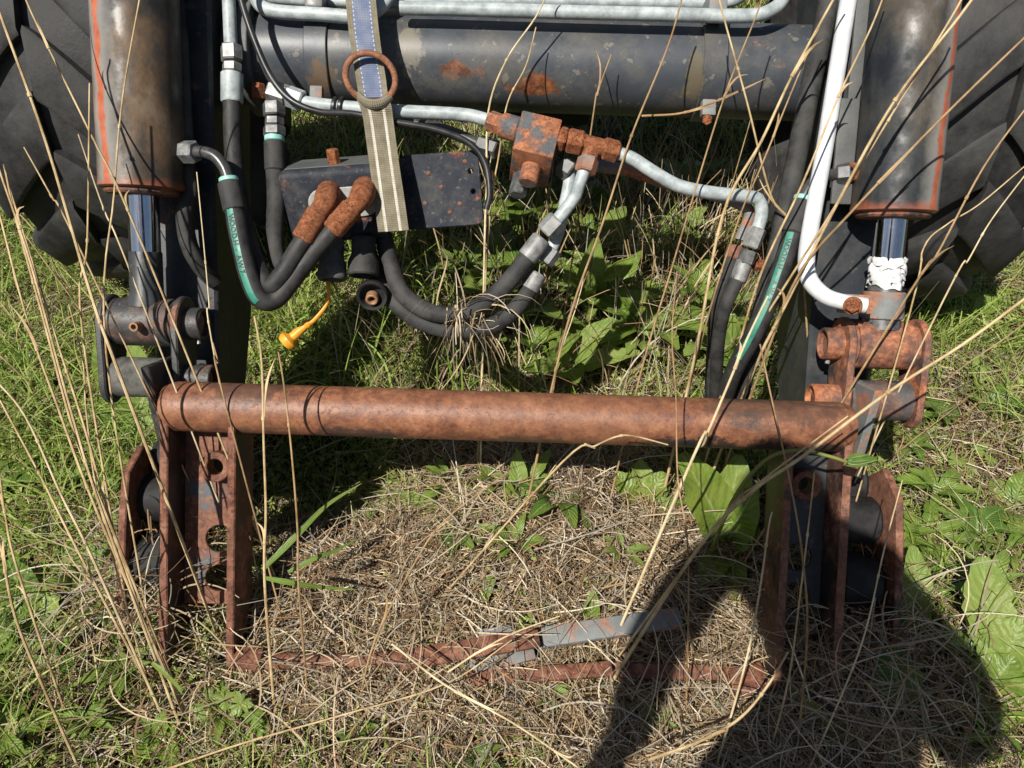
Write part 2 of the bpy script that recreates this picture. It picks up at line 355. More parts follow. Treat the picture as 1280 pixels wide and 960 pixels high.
def foliage(name, attr=True, a=(.08, .16, .02), b=(.16, .28, .05), trans=.35, rough=.5, spec=.3, veins=False):
    s = NT(name)
    if attr:
        at = s.n('ShaderNodeAttribute', attribute_name='Col'); col = at.outputs['Color']
    else: col = s.ramp(s.noise(22, 6, .6), [(.3, a), (.75, b)])
    if veins:
        sp = s.n('ShaderNodeSeparateXYZ'); s.l(s.tc.outputs['UV'], sp.inputs[0])
        d = s.math('ABSOLUTE', s.math('SUBTRACT', sp.outputs[0], .5))
        rib = s.ramp(d, [(.015, 1.0), (.04, 0.0)])
        side = s.math('SINE', s.math('MULTIPLY', s.math('ADD', s.math('SUBTRACT', sp.outputs[1], s.math('MULTIPLY', d, .5)), s.math('MULTIPLY', s.noise(40, 3), .16)), 58.0))
        vein = s.ramp(side, [(.80, 0.0), (.97, .55)])
        col = s.mix(s.math('MAXIMUM', rib, s.math('MULTIPLY', vein, .16)), col, (.30, .40, .14))
        col = s.mix(s.ramp(s.noise(90, 5, .7, w=3), [(.63, 0.0), (.69, .8)]), col, (.16, .10, .035)); col = s.mix(s.ramp(s.noise(13, 4), [(.42, 0.0), (.66, .5)]), col, (.27, .30, .06))
        s.bump(s.math('ADD', s.math('MULTIPLY', side, -.5), s.math('MULTIPLY', s.noise(45, 4), 2.0)), .35, .003)
    s.set(color=col, rough=rough, spec=spec)
    tr = s.n('ShaderNodeBsdfTranslucent'); s.l(col, tr.inputs[0])
    mx = s.n('ShaderNodeMixShader'); mx.inputs[0].default_value = trans
    s.l(s.b.outputs[0], mx.inputs[1]); s.l(tr.outputs[0], mx.inputs[2])
    s.l(mx.outputs[0], s.t.nodes['Material Output'].inputs[0])
foliage('blade', trans=.25, rough=.6, spec=.25); foliage('straw_blade', trans=.12, rough=.7, spec=.2)
foliage('leaf_dock', False, (.125, .205, .028), (.22, .33, .055), .35, .38, .4, True)
foliage('leaf_pale', False, (.18, .27, .05), (.30, .40, .10), .38, .45, .35, True)
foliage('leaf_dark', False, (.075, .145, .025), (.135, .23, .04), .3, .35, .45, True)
foliage('leaf_yellow', False, (.22, .22, .03), (.34, .32, .06), .3, .5, .3, True)
foliage('stem_green', False, (.13, .16, .03), (.25, .26, .08), .1, .5, .3)
# ---------------------------------------------------------------- ground
def vnoise(x, y, s, seed=0):
    x = np.asarray(x) * s + seed * 17.3; y = np.asarray(y) * s - seed * 9.1
    xi = np.floor(x).astype(np.int64); yi = np.floor(y).astype(np.int64); fx = x - xi; fy = y - yi
    fx = fx * fx * (3 - 2 * fx); fy = fy * fy * (3 - 2 * fy)
    def h(a, b):
        n = (a * 374761393 + b * 668265263 + seed * 1442695) & 0x7fffffff; n = ((n ^ (n >> 13)) * 1274126177) & 0x7fffffff
        return (n ^ (n >> 16)) % 10007 / 10007.0
    return (h(xi, yi) * (1 - fx) + h(xi + 1, yi) * fx) * (1 - fy) + (h(xi, yi + 1) * (1 - fx) + h(xi + 1, yi + 1) * fx) * fy
def ell(x, y, cx, cy, rx, ry): return np.clip(1 - ((x - cx) / rx) ** 2 - ((y - cy) / ry) ** 2, 0, 1)
def gz(x, y):
    x = np.asarray(x, dtype=float); y = np.asarray(y, dtype=float)
    near = np.clip(1.6 - np.hypot(x * .4, y - 1) * .35, .3, 1)
    z = ((vnoise(x, y, 1.3, 1) - .5) * .05 + (vnoise(x, y, 4.5, 2) - .5) * .035 + (vnoise(x, y, 14, 3) - .5) * .014) * near
    z += .05 * ell(x, y, .05, 1.02, .42, .30) - .12 * ell(x, y, -.30, 1.10, .27, .24)
    z -= .03 * ell(x, y, 0, .66, .8, .22)
    return z
def build_ground():
    xs = np.concatenate([np.linspace(-120, -6, 14)[:-1], np.linspace(-6, -1.6, 40)[:-1], np.linspace(-1.6, 1.6, 150), np.linspace(1.6, 6, 40)[1:], np.linspace(6, 120, 14)[1:]])
    ys = np.concatenate([np.linspace(-120, -3, 12)[:-1], np.linspace(-3, .2, 30)[:-1], np.linspace(.2, 3, 140), np.linspace(3, 9, 40)[1:], np.linspace(9, 160, 14)[1:]])
    X, Y = np.meshgrid(xs, ys); Z = gz(X, Y)
    V = np.stack([X, Y, Z], -1).reshape(-1, 3); nx = len(xs); Fc = []
    for j in range(len(ys) - 1):
        for i in range(nx - 1): Fc.append((j * nx + i, j * nx + i + 1, (j + 1) * nx + i + 1, (j + 1) * nx + i))
    o = mesh_obj('ground', V, Fc, 'soil', sharp=180); tag(o, 'brown soil under matted dead grass', 'ground', kind='structure')
build_ground()
# ---------------------------------------------------------------- tractor: tyres, axle, underside
def build_tractor():
    T = thing('tractor', 'tractor front with two black lugged tyres behind the loader', 'tractor', (0, 2.1, 0))
    R, W = .51, .19
    for sx in (-1, 1):
        cx = sx * .93; cy = 2.0; cz = .555; SC = 1.09
        prof = [(-.13, .30), (-.17, .34), (-.195, .40), (-.19, .44), (-.165, .466), (-.10, .482), (0, .488), (.10, .482), (.165, .466), (.19, .44), (.195, .40), (.17, .34), (.13, .30)]
        N = 72; V, Fc = [], []
        for i in range(N):
            a = 2 * math.pi * i / N
            for (px, pr) in prof: V.append((cx + px, cy + SC * pr * math.cos(a), cz + SC * pr * math.sin(a)))
        m = len(prof)
        for i in range(N):
            k = (i + 1) % N
            for j in range(m - 1): Fc.append((i * m + j, k * m + j, k * m + j + 1, i * m + j + 1))
        ty = mesh_obj('tyre', V, Fc, 'tyre_rubber', T)
        rp = [(.02, -.10), (.12, -.09), (.24, -.06), (.29, -.12), (.305, -.13), (.305, .13), (.29, .12), (.24, .06), (.12, .09), (.02, .10)]
        lathe('rim', [(r, h) for r, h in rp], (cx, cy, cz), (1, 0, 0), 'chassis_black', ty, 40)
        # lugs: long slanted bars, alternate left and right, each a swept block that wraps the shoulder
        NL = 15
        def lug(side):
            V, Fc = [], []; K = 20
            secs = []
            rtop_ = lambda s: np.interp(s, [0, .5, .7, .82, .9, .96, 1], [.512, .509, .503, .492, .474, .450, .425])
            for i in range(K):
                s = i / (K - 1)                         # 0 at centre, 1 at shoulder side wall
                xx = side * (.004 + .193 * min(s * 1.12, 1) - max(0, s - .88) * .02)
                rbase = min(np.interp(abs(xx), [0, .1, .165, .19, .2], [.484, .478, .462, .435, .40]), rtop_(s) - .016)
                rtop = np.interp(s, [0, .5, .7, .82, .9, .96, 1], [.512, .509, .503, .492, .474, .450, .425])
                ang = (s ** 1.15) * .40                    # sweep around the wheel
                hw = .060 + .008 * s
                secs.append((xx, rbase, rtop, ang, hw))
            for (xx, rb, rt, ang, hw) in secs:
                for (rr, ww) in ((rb - .012, hw * 1.02), (rt - .006, hw), (rt, hw * .82)):
                    for sg in (-1, 1):
                        a = ang + sg * ww / .5
                        V.append((xx, rr * math.cos(a), rr * math.sin(a)))
            def q(i, k): return i * 6 + k
            for i in range(K - 1):
                for a, b in ((0, 2), (2, 4), (4, 5), (5, 3), (3, 1)): Fc.append((q(i, a), q(i, b), q(i + 1, b), q(i + 1, a)))
            Fc.append((0, 2, 4, 5, 3, 1)); Fc.append(tuple(q(K - 1, k) for k in (1, 3, 5, 4, 2, 0)))
            bm = bmesh.new(); vs_ = [bm.verts.new(v) for v in V]
            for f in Fc: bm.faces.new([vs_[i] for i in f])
            bmesh.ops.recalc_face_normals(bm, faces=bm.faces)
            me = bpy.data.meshes.new('lug'); bm.to_mesh(me); bm.free(); me.materials.append(MAT['tyre_rubber'])
            me.polygons.foreach_set('use_smooth', [True] * len(me.polygons)); me.set_sharp_from_angle(angle=math.radians(50)); return me
        for side in (-1, 1):
            me = lug(side)
            for i in range(NL):
                o = link('lug', me, ty); ang = 2 * math.pi * (i + (.5 if side > 0 else 0)) / NL + .13
                o.matrix_parent_inverse = Matrix.Identity(4)
                o.parent = ty; o.matrix_parent_inverse = (T.matrix_basis @ ty.matrix_parent_inverse @ ty.matrix_basis).inverted()
                o.location = (cx, cy, cz); o.rotation_euler = (ang, 0, 0); o.scale = (1, SC, SC)
    rod('axle', (-.8, 2.14, .56), (.8, 2.14, .56), .08, 'chassis_black', T)
    box('axle_beam', (0, 2.16, .60), (1, 0, 0), (0, 1, 0), (0, 0, 1), .45, .10, .09, 'chassis_black', T, .02)
    box('chassis', (0, 3.0, .72), (1, 0, 0), (0, 1, 0), (0, 0, 1), .24, 1.2, .2, 'chassis_black', T, .03)
    box('front_support', (0, 1.86, .98), (1, 0, 0), (0, 1, 0), (0, 0, 1), .34, .13, .28, 'chassis_black', T, .03)
    box('hood', (0, 2.75, 1.30), (1, 0, 0), (0, 1, 0), (0, 0, 1), .36, .95, .32, 'boom_paint', T, .08, 4)
    box('sump', (0, 3.0, .47), (1, 0, 0), (0, 1, 0), (0, 0, 1), .2, .9, .1, 'chassis_black', T, .03)
    return T
build_tractor()
# ---------------------------------------------------------------- front loader
LO = thing('front_loader', 'black painted front loader with booms, wide cross pipe and steel oil lines', 'loader', (0, 1.45, 0))
TQ = PD(640, 81, 1.425); TQ.x = 0; TR = .083
def build_loader():
    t = lathe('torque_tube', [(0, 0), (TR - .002, 0), (TR, .002), (TR, .19), (TR, .50), (TR, 1.0), (TR, 1.058), (TR - .002, 1.06), (0, 1.06)], TQ + Vector((-.53, 0, 0)), (1, 0, 0), 'tube_paint', LO, 64)
    def band(u0, u1, r, mat='tube_paint'):
        x0 = PD(u0, 78, 1.34).x; x1 = PD(u1, 78, 1.34).x
        return ring_sleeve('clamp_band', TQ + Vector((x0, 0, 0)), TQ + Vector((x1, 0, 0)), r, TR + .0005, mat, t, 56)
    band(378, 407, TR + .006); band(880, 910, TR + .006)
    b = band(297, 312, TR + .022, 'boom_dust')
    for (u, v, D) in ((885, 140, 1.36),):
        box('clamp_lug', PD(u, v - 4, D), (1, 0, 0), UP, FW, .012, .014, .01, 'bar_grey', t, .002); hexnut('bolt', PD(u - 1, v + 8, D + .006), PD(u - 1, v + 10, D - .022), .009, 'rust_orange', t)
    box('clamp_lug', PD(396, 118, 1.35), (1, 0, 0), UP, FW, .011, .013, .008, 'bar_grey', t, .002)
    for sx in (-1, 1):
        a = Vector((sx * .585, 1.46, .83)); c = Vector((sx * .585, 1.168, .375)); e = Vector((sx * .585, .985, .17)); top = Vector((sx * .585, 1.75, 1.15))
        # boom: one swept box section, bent at the cross pipe
        path = [top, a, c, e]; V, Fc = [], []
        dims = [.085, .095, .085, .05]
        for i, p in enumerate(path):
            tt = (path[min(i + 1, 3)] - path[max(i - 1, 0)]).normalized(); nn = Vector((0, -tt.z, tt.y)) if tt.y < 0 else Vector((0, tt.z, -tt.y))
            nn = Vector((sx, 0, 0)).cross(tt) * (1 if sx > 0 else 1); nn = nn if nn.y < 0 else -nn
            h = dims[i]
            for (wx, wn) in ((-.056, 1), (-.050, 1.06), (.050, 1.06), (.056, 1), (.056, -1), (.05, -1.06), (-.05, -1.06), (-.056, -1)):
                V.append(p + Vector((wx, 0, 0)) + nn * (wn * h) - nn * .035)
        for i in range(3):
            for j in range(8): Fc.append((i * 8 + j, i * 8 + (j + 1) % 8, i * 8 + 8 + (j + 1) % 8, i * 8 + 8 + j))
        Fc.append(tuple(range(8))); Fc.append(tuple(24 + j for j in range(8))[::-1])
        bm = bmesh.new(); vv = [bm.verts.new(v) for v in V]; [bm.faces.new([vv[i] for i in f]) for f in Fc]
        bo = bm_obj('boom', bm, 'boom_paint', LO, True, 25)
        rod('pivot_tube', (sx * .525, .98, .168), (sx * .645, .98, .168), .045, 'rubber_cap', bo)
    # dusty gusset beside the white indicator tube
    g0 = PD(1055, 150, 1.245); box('gusset', PD(1056, 190, 1.27), (1, 0, 0), Vector((0, .28, .45)), Vector((0, -.85, .53)), .017, .085, .004, 'boom_dust', LO, .003)
    box('gusset', PD(1078, 60, 1.27), (1, 0, 0), Vector((0, .28, .45)), Vector((0, -.85, .53)), .018, .085, .004, 'boom_dust', LO, .003)
    # galvanised oil lines along the top
    def pipe(pts, r=.0118, mat='galvanised', nuts=()):
        o = tube('steel_pipe', [PD(*p) for p in pts], r, mat, LO, 14)
        return o
    pipe([(312, -40, 1.36), (316, -12, 1.35), (327, 8, 1.33), (350, 15, 1.325), (400, 18, 1.325), (445, 21, 1.325), (468, 15, 1.325), (487, -6, 1.33), (500, -40, 1.34)])
    p2 = pipe([(500, 10, 1.315), (560, 11, 1.315), (700, 15, 1.315), (830, 18, 1.315), (930, 20, 1.315), (962, 14, 1.318), (980, -4, 1.33), (986, -40, 1.35)])
    pipe([(330, -3, 1.36), (440, 2, 1.36), (640, 1, 1.36), (800, 3, 1.36), (905, 3, 1.36), (935, -12, 1.37)], .0105)
    for u, v, D in ((397, 6, 1.345), (893, 10, 1.335)):
        box('pipe_clip', PD(u, v, D), (1, 0, 0), UP, FW, .016, .017, .028, 'nut_black' if u < 500 else 'bar_grey', LO, .004)
    # line from the left fitting to the rusty valve block
    p3 = pipe([(372, 127, 1.30), (420, 133, 1.30), (500, 139, 1.30), (560, 142, 1.30), (590, 145, 1.30), (618, 153, 1.295)], .0112)
    hexnut('nut', PD(336, 113, 1.30), PD(360, 121, 1.30), .019, 'zinc_nut', p3); hexnut('nut', PD(358, 119, 1.30), PD(379, 127, 1.30), .018, 'galvanised', p3)
    for u in (416, 424): ring_sleeve('cable_tie', PD(u, 133, 1.30), PD(u + 5, 134, 1.30), .0165, .0115, 'cable_black', p3, 16)
    hexnut('nut', PD(610, 150, 1.297), PD(630, 157, 1.292), .0175, 'valve_rust', p3)
    pipe([(495, 152, 1.36), (540, 158, 1.36), (580, 172, 1.35), (606, 184, 1.34)], .0105, 'elbow_black')
    hexnut('nut', PD(598, 180, 1.345), PD(622, 188, 1.335), .017, 'nut_black', LO)
    # vertical line on the left with its coupling nuts
    p5 = pipe([(284, -40, 1.31), (286, 0, 1.31), (288, 45, 1.31), (289, 62, 1.31)], .0112)
    hexnut('nut', PD(289, 57, 1.31), PD(290, 77, 1.31), .0185, 'zinc_nut', p5); hexnut('nut', PD(290, 79, 1.31), PD(290, 91, 1.31), .0165, 'zinc_nut', p5)
    # lines leaving the tee to the right
    p6 = pipe([(768, 190, 1.28), (790, 198, 1.28), (818, 216, 1.28), (850, 233, 1.28), (890, 241, 1.285), (930, 245, 1.29), (948, 250, 1.295), (952, 268, 1.30), (945, 292, 1.305)], .0112)
    hexnut('nut', PD(948, 285, 1.303), PD(938, 310, 1.31), .0155, 'steel_sleeve', p6); hexnut('nut', PD(937, 313, 1.31), PD(931, 330, 1.315), .0155, 'nut_black', p6)
    pipe([(735, 206, 1.33), (790, 214, 1.33), (830, 228, 1.325), (880, 240, 1.325), (935, 262, 1.33), (925, 300, 1.34)], .0105, 'bar_grey')
    hexnut('bolt', PD(322, 124, 1.36), PD(322, 104, 1.355), .0125, 'rust_orange', LO)
    hexnut('bolt', PD(960, 332, 1.34), PD(942, 331, 1.335), .010, 'rust_orange', LO)
    # valve block with hex plugs and tee
    ex = (PD(700, 158, 1.27) - PD(650, 146, 1.27)).normalized()
    n1 = (-FW * .965 + UP * .26); n1 = (n1 - ex * n1.dot(ex)).normalized(); n2 = n1.cross(ex); n2 = n2 if n2.dot(UP) < 0 else -n2
    vc = PD(672, 168, 1.262) - n1 * .05
    vb = box('valve_block', vc, ex, n1, n2, .034, .052, .037, 'valve_rust', LO, .0025)
    pb = vc + n2 * .036 + n1 * .012 + ex * .002
    rod('port_plug', pb, pb + n2 * .034, .0165, 'valve_rust', vb, 20)
    pb = vc + n2 * .036 - n1 * .022 - ex * .012
    hexnut('hex_plug', pb, pb + n2 * .042, .0155, 'nut_black', vb)
    rod('collar', PD(626, 156, 1.29), PD(650, 163, 1.285), .021, 'valve_rust', vb, 20)
    rod('collar', PD(698, 172, 1.275), PD(708, 175, 1.275), .020, 'rust_orange', vb, 6)
    hexnut('nut', PD(709, 175, 1.275), PD(729, 179, 1.275), .0205, 'rust_orange', vb)
    tee = rod('tee_fitting', PD(727, 178, 1.275), PD(758, 186, 1.277), .0145, 'rust_orange', vb, 18)
    hexnut('nut', PD(754, 185, 1.276), PD(773, 190, 1.28), .0185, 'rust_orange', vb)
    rod('tee_branch', PD(741, 183, 1.276), PD(735, 203, 1.272), .0145, 'rust_orange', vb, 18)
    hexnut('nut', PD(736, 198, 1.273), PD(731, 216, 1.268), .018, 'bar_grey', vb)
    hexnut('nut', PD(700, 205, 1.32), PD(716, 216, 1.315), .02, 'nut_black', vb)
    # quick-coupling cover: a folded dark housing and a flat plate with rounded corners
    ux = (PD(478, 243, 1.3) - PD(358, 252, 1.3)).normalized(); nf = (-FW * .88 - UP * .47).normalized(); nf = (nf - ux * nf.dot(ux)).normalized(); uy = nf.cross(ux)
    hc = PD(419, 254, 1.318)
    cov = box('coupling_cover', hc - nf * .024, ux, uy, nf, .085, .063, .046, 'cover_paint', LO, .013, 4)
    box('dusty_top', hc - nf * .030 + uy * .0625, ux, uy, nf, .074, .0016, .034, 'boom_dust', cov, .0012, 1)
    box('backing_bar', PD(490, 250, 1.36), ux, uy, nf, .15, .02, .008, 'boom_paint', cov, .003)
    so = []
    for k in range(13): a = math.pi / 2 + math.pi * k / 12; so.append((-.030 + .026 * math.cos(a), .026 * math.sin(a)))
    for k in range(13): a = -math.pi / 2 + math.pi * k / 12; so.append((.036 + .026 * math.cos(a), .026 * math.sin(a)))
    pc = hc + ux * .016 + uy * .006 + nf * .0235
    plate('slot_rim', [(x * 1.13, y * 1.18) for x, y in so], [], pc - nf * .0035, ux, uy, .002, 'cable_black', cov, 0)
    plate('adapter_plate', so, [], pc, ux, uy, .003, 'plate_grey', cov)
    hexnut('bolt', hc - nf * .012 + uy * .062 + ux * .008, hc - nf * .012 + uy * .088 + ux * .008, .0105, 'rust_orange', cov)
    rp = []
    for (cx, cy, a0) in ((.056, .050, 0), (-.056, .050, 90), (-.056, -.050, 180), (.056, -.050, 270)):
        for k in range(6): a = math.radians(a0 + 18 * k); rp.append((cx + .013 * math.cos(a), cy + .013 * math.sin(a)))
    nf2 = (-FW * .985 - UP * .17).normalized(); nf2 = (nf2 - ux * nf2.dot(ux)).normalized(); uy2 = nf2.cross(ux); po = PD(552, 238, 1.335)
    cp = plate('cover_plate', rp, [circ(.053, .028, .0042, 12), circ(.055, -.006, .0042, 12)], po, ux, uy2, .005, 'cover_paint', LO)
    for (x, y) in ((-.02, .03), (.0, .005), (-.03, -.02), (.03, -.025), (.012, -.038), (.045, .045)):
        p = po + ux * x + uy2 * y + nf2 * .005; lathe('rivet', [(0, -.001), (.0042, 0), (.003, .0014), (0, .0018)], p, nf2, 'web_plate', cp, 10)
    # rubber coupling caps hanging under the cover
    for (u, v0, v1, r, D) in ((416, 300, 350, .024, 1.325), (455, 298, 345, .026, 1.33)):
        a, b = PD(u, v0, D), PD(u - 1, v1, D - .005); L = (b - a).length
        cup = lathe('rubber_cap', [(0, 0), (r * .8, 0), (r * .82, L * .45), (r * .86, L * .5), (r, L * .62), (r * 1.04, L * .96), (r * .95, L), (r * .7, L), (r * .7, L * .8), (0, L * .8)], a, b - a, 'dust_cap' if u < 430 else 'rubber_grey', LO, 28)
build_loader()
# ---------------------------------------------------------------- tilt cylinders and links
E0 = Vector((0, 1.053, .428)); AX = Vector((0, 1.325 - 1.163, .885 - .617)).normalized()
def build_cylinders():
    for sx in (-1, 1):
        X = Vector((sx * .62, 0, 0)); e = E0 + X
        c = thing('tilt_cylinder', 'grey brown tilt cylinder with chrome rod and plain dark rod eye' if sx < 0 else 'grey tilt cylinder with white tape round its chrome rod and orange rusted rod eye', 'cylinder', e, 'tilt cylinders of the loader')
        bs = (Vector((0, 1.163, .617)) - E0).length
        lathe('barrel', [(.03, 0), (.062, 0), (.0665, .003), (.0665, .006), (.066, .012), (.066, .20), (.066, .5), (.063, .505), (0, .505)], e + AX * bs, AX, 'barrel_left' if sx < 0 else 'barrel_right', c, 56)
        lathe('gland', [(.026, 0), (.055, 0), (.058, .003), (.058, .008), (.03, .009)], e + AX * (bs - .008), AX, 'rust_dark', c, 40)
        rod('rod', e + AX * .09, e + AX * (bs + .03), .0245, 'chrome', c, 36)
        lathe('rod_end', [(.034, .028), (.030, .04), (.0262, .052), (.0262, .115), (.0252, .118)], e, AX, 'boom_paint' if sx < 0 else 'nut_black', c, 36)
        m = 'link_dark' if sx < 0 else 'link_rust'
        ring_sleeve('rod_eye', e + Vector((-.047, 0, 0)), e + Vector((.047, 0, 0)), .0405, .022, m, c, 48)
        for k in (-1, 1):
            s = Vector((k, 0, 0)); ring_sleeve('eye_collar', e + s * .0478, e + s * .054, .0392, .022, m, c, 48)
        if sx < 0:
            nd = Vector((-.05, -.80, .42)).normalized(); g = lathe('grease_stub', [(.0075, .036), (.0075, .058), (.0045, .058), (.0045, .048)], e + Vector((.006, 0, 0)), nd, 'brass_rust', c, 14)
            pp = PD(218, 190, 1.262)
            a, b = PD(206, 189, 1.28), PD(218, 190, 1.265)
            ring_sleeve('port_boss', a, PD(214, 190, 1.27), .0145, .008, 'brass_rust', c, 20); rod('port_adapter', PD(213, 190, 1.27), PD(226, 190, 1.262), .0125, 'brass_rust', c, 20)
        else:
            nd = Vector((.1, -.80, .38)).normalized(); lathe('grease_stub', [(.010, .037), (.010, .041), (.005, .041), (.004, .039)], e + Vector((.018, 0, 0)), nd, 'link_rust', c, 14)
            ring_sleeve('port_boss', PD(1081, 216, 1.27), PD(1062, 215, 1.265), .0155, .008, 'rust_orange', c, 20)
            # white tape wrapped round the rod end: crumpled overlapping turns
            for k in range(5):
                V, Fc = [], []; n = 60; h0 = .098 + k * .009; ph = random.random() * 6
                for j in range(n):
                    a = 2 * math.pi * j / n; u = Vector((1, 0, 0)); w = AX.cross(u)
                    rr = .0285 + .0022 * math.sin(a * 5 + ph) + random.uniform(-.0007, .0007); hh = .004 * math.sin(a * 2 + ph) + .0022 * math.sin(a * 7 + k)
                    d = u * math.cos(a) + w * math.sin(a)
                    V.append(e + AX * (h0 + hh) + d * rr); V.append(e + AX * (h0 + .0075 + hh * .6) + d * (rr + .0016 * math.sin(a * 9 + k))); V.append(e + AX * (h0 + .0125 + hh * .3 + random.uniform(-.001, .001)) + d * (rr - .0028))
                for j in range(n):
                    q = (j + 1) % n
                    for z in (0, 1): Fc.append((j * 3 + z, q * 3 + z, q * 3 + z + 1, j * 3 + z + 1))
                mesh_obj('tape_turn', V, Fc, 'wrap_white', c, sharp=70)
            # bare steel collar carrying the bracket of the white tube
            ring_sleeve('steel_collar', e + AX * .045, e + AX * .09, .0335, .027, 'bar_grey', c, 40)
            tag(c.children[-1], 'bare steel collar with a rust patch')
        # link: two plates, an upper and a lower pin, lower boss
        lw = Vector((sx * .585, .998, .352)); lw.x = X.x
        up2 = Vector((0, e.y, e.z)); dn2 = Vector((0, lw.y, lw.z)); ld = (up2 - dn2); LL = ld.length; ld.normalize(); lnrm = Vector((0, ld.z, -ld.y)); lnrm = lnrm if lnrm.y < 0 else -lnrm
        k = thing('bucket_link', 'dark link of two plates and hollow pins under the plain rod eye' if sx < 0 else 'rusty orange link of two plates and hollow pins under the taped rod', 'link', e + Vector((0, -.02, -.08)), 'links at the cylinder ends')
        r0, r1 = .046, .034
        for s2 in (-1, 1):
            ol = []
            for i in range(13): a = math.pi * i / 12; ol.append((r0 * math.cos(a), LL + r0 * math.sin(a)))
            for i in range(13): a = math.pi + math.pi * i / 12; ol.append((r1 * math.cos(a), r1 * math.sin(a) - .012))
            off = .0555 if s2 > 0 else -.0675
            plate('link_plate', ol, [], Vector((X.x + off, dn2.y, dn2.z)), lnrm, ld, .012 * (1 if lnrm.cross(ld).x > 0 else -1), 'link_dark' if sx < 0 else 'link_rust', k, .0025)
        inn = Vector((-sx, 0, 0))
        for (pt, r, ln) in ((e, .027, .096), (Vector((X.x, lw.y, lw.z)), .025, .112)):
            ring_sleeve('pin', pt - inn * .06, pt + inn * ln, r, r * .78, 'link_dark' if sx < 0 else 'link_rust', k, 36)
            rod('pin_core', pt - inn * .05, pt + inn * (ln - .008), r * .775, 'rust_dark', k, 28)
            lathe('roll_pin', [(.004, 0), (.004, .012), (0, .012)], pt + inn * (ln - .014) + Vector((0, -r * .35, -r * .8)), (-.2 * sx, -.6, -.6), 'zinc_nut', k, 10)
build_cylinders()
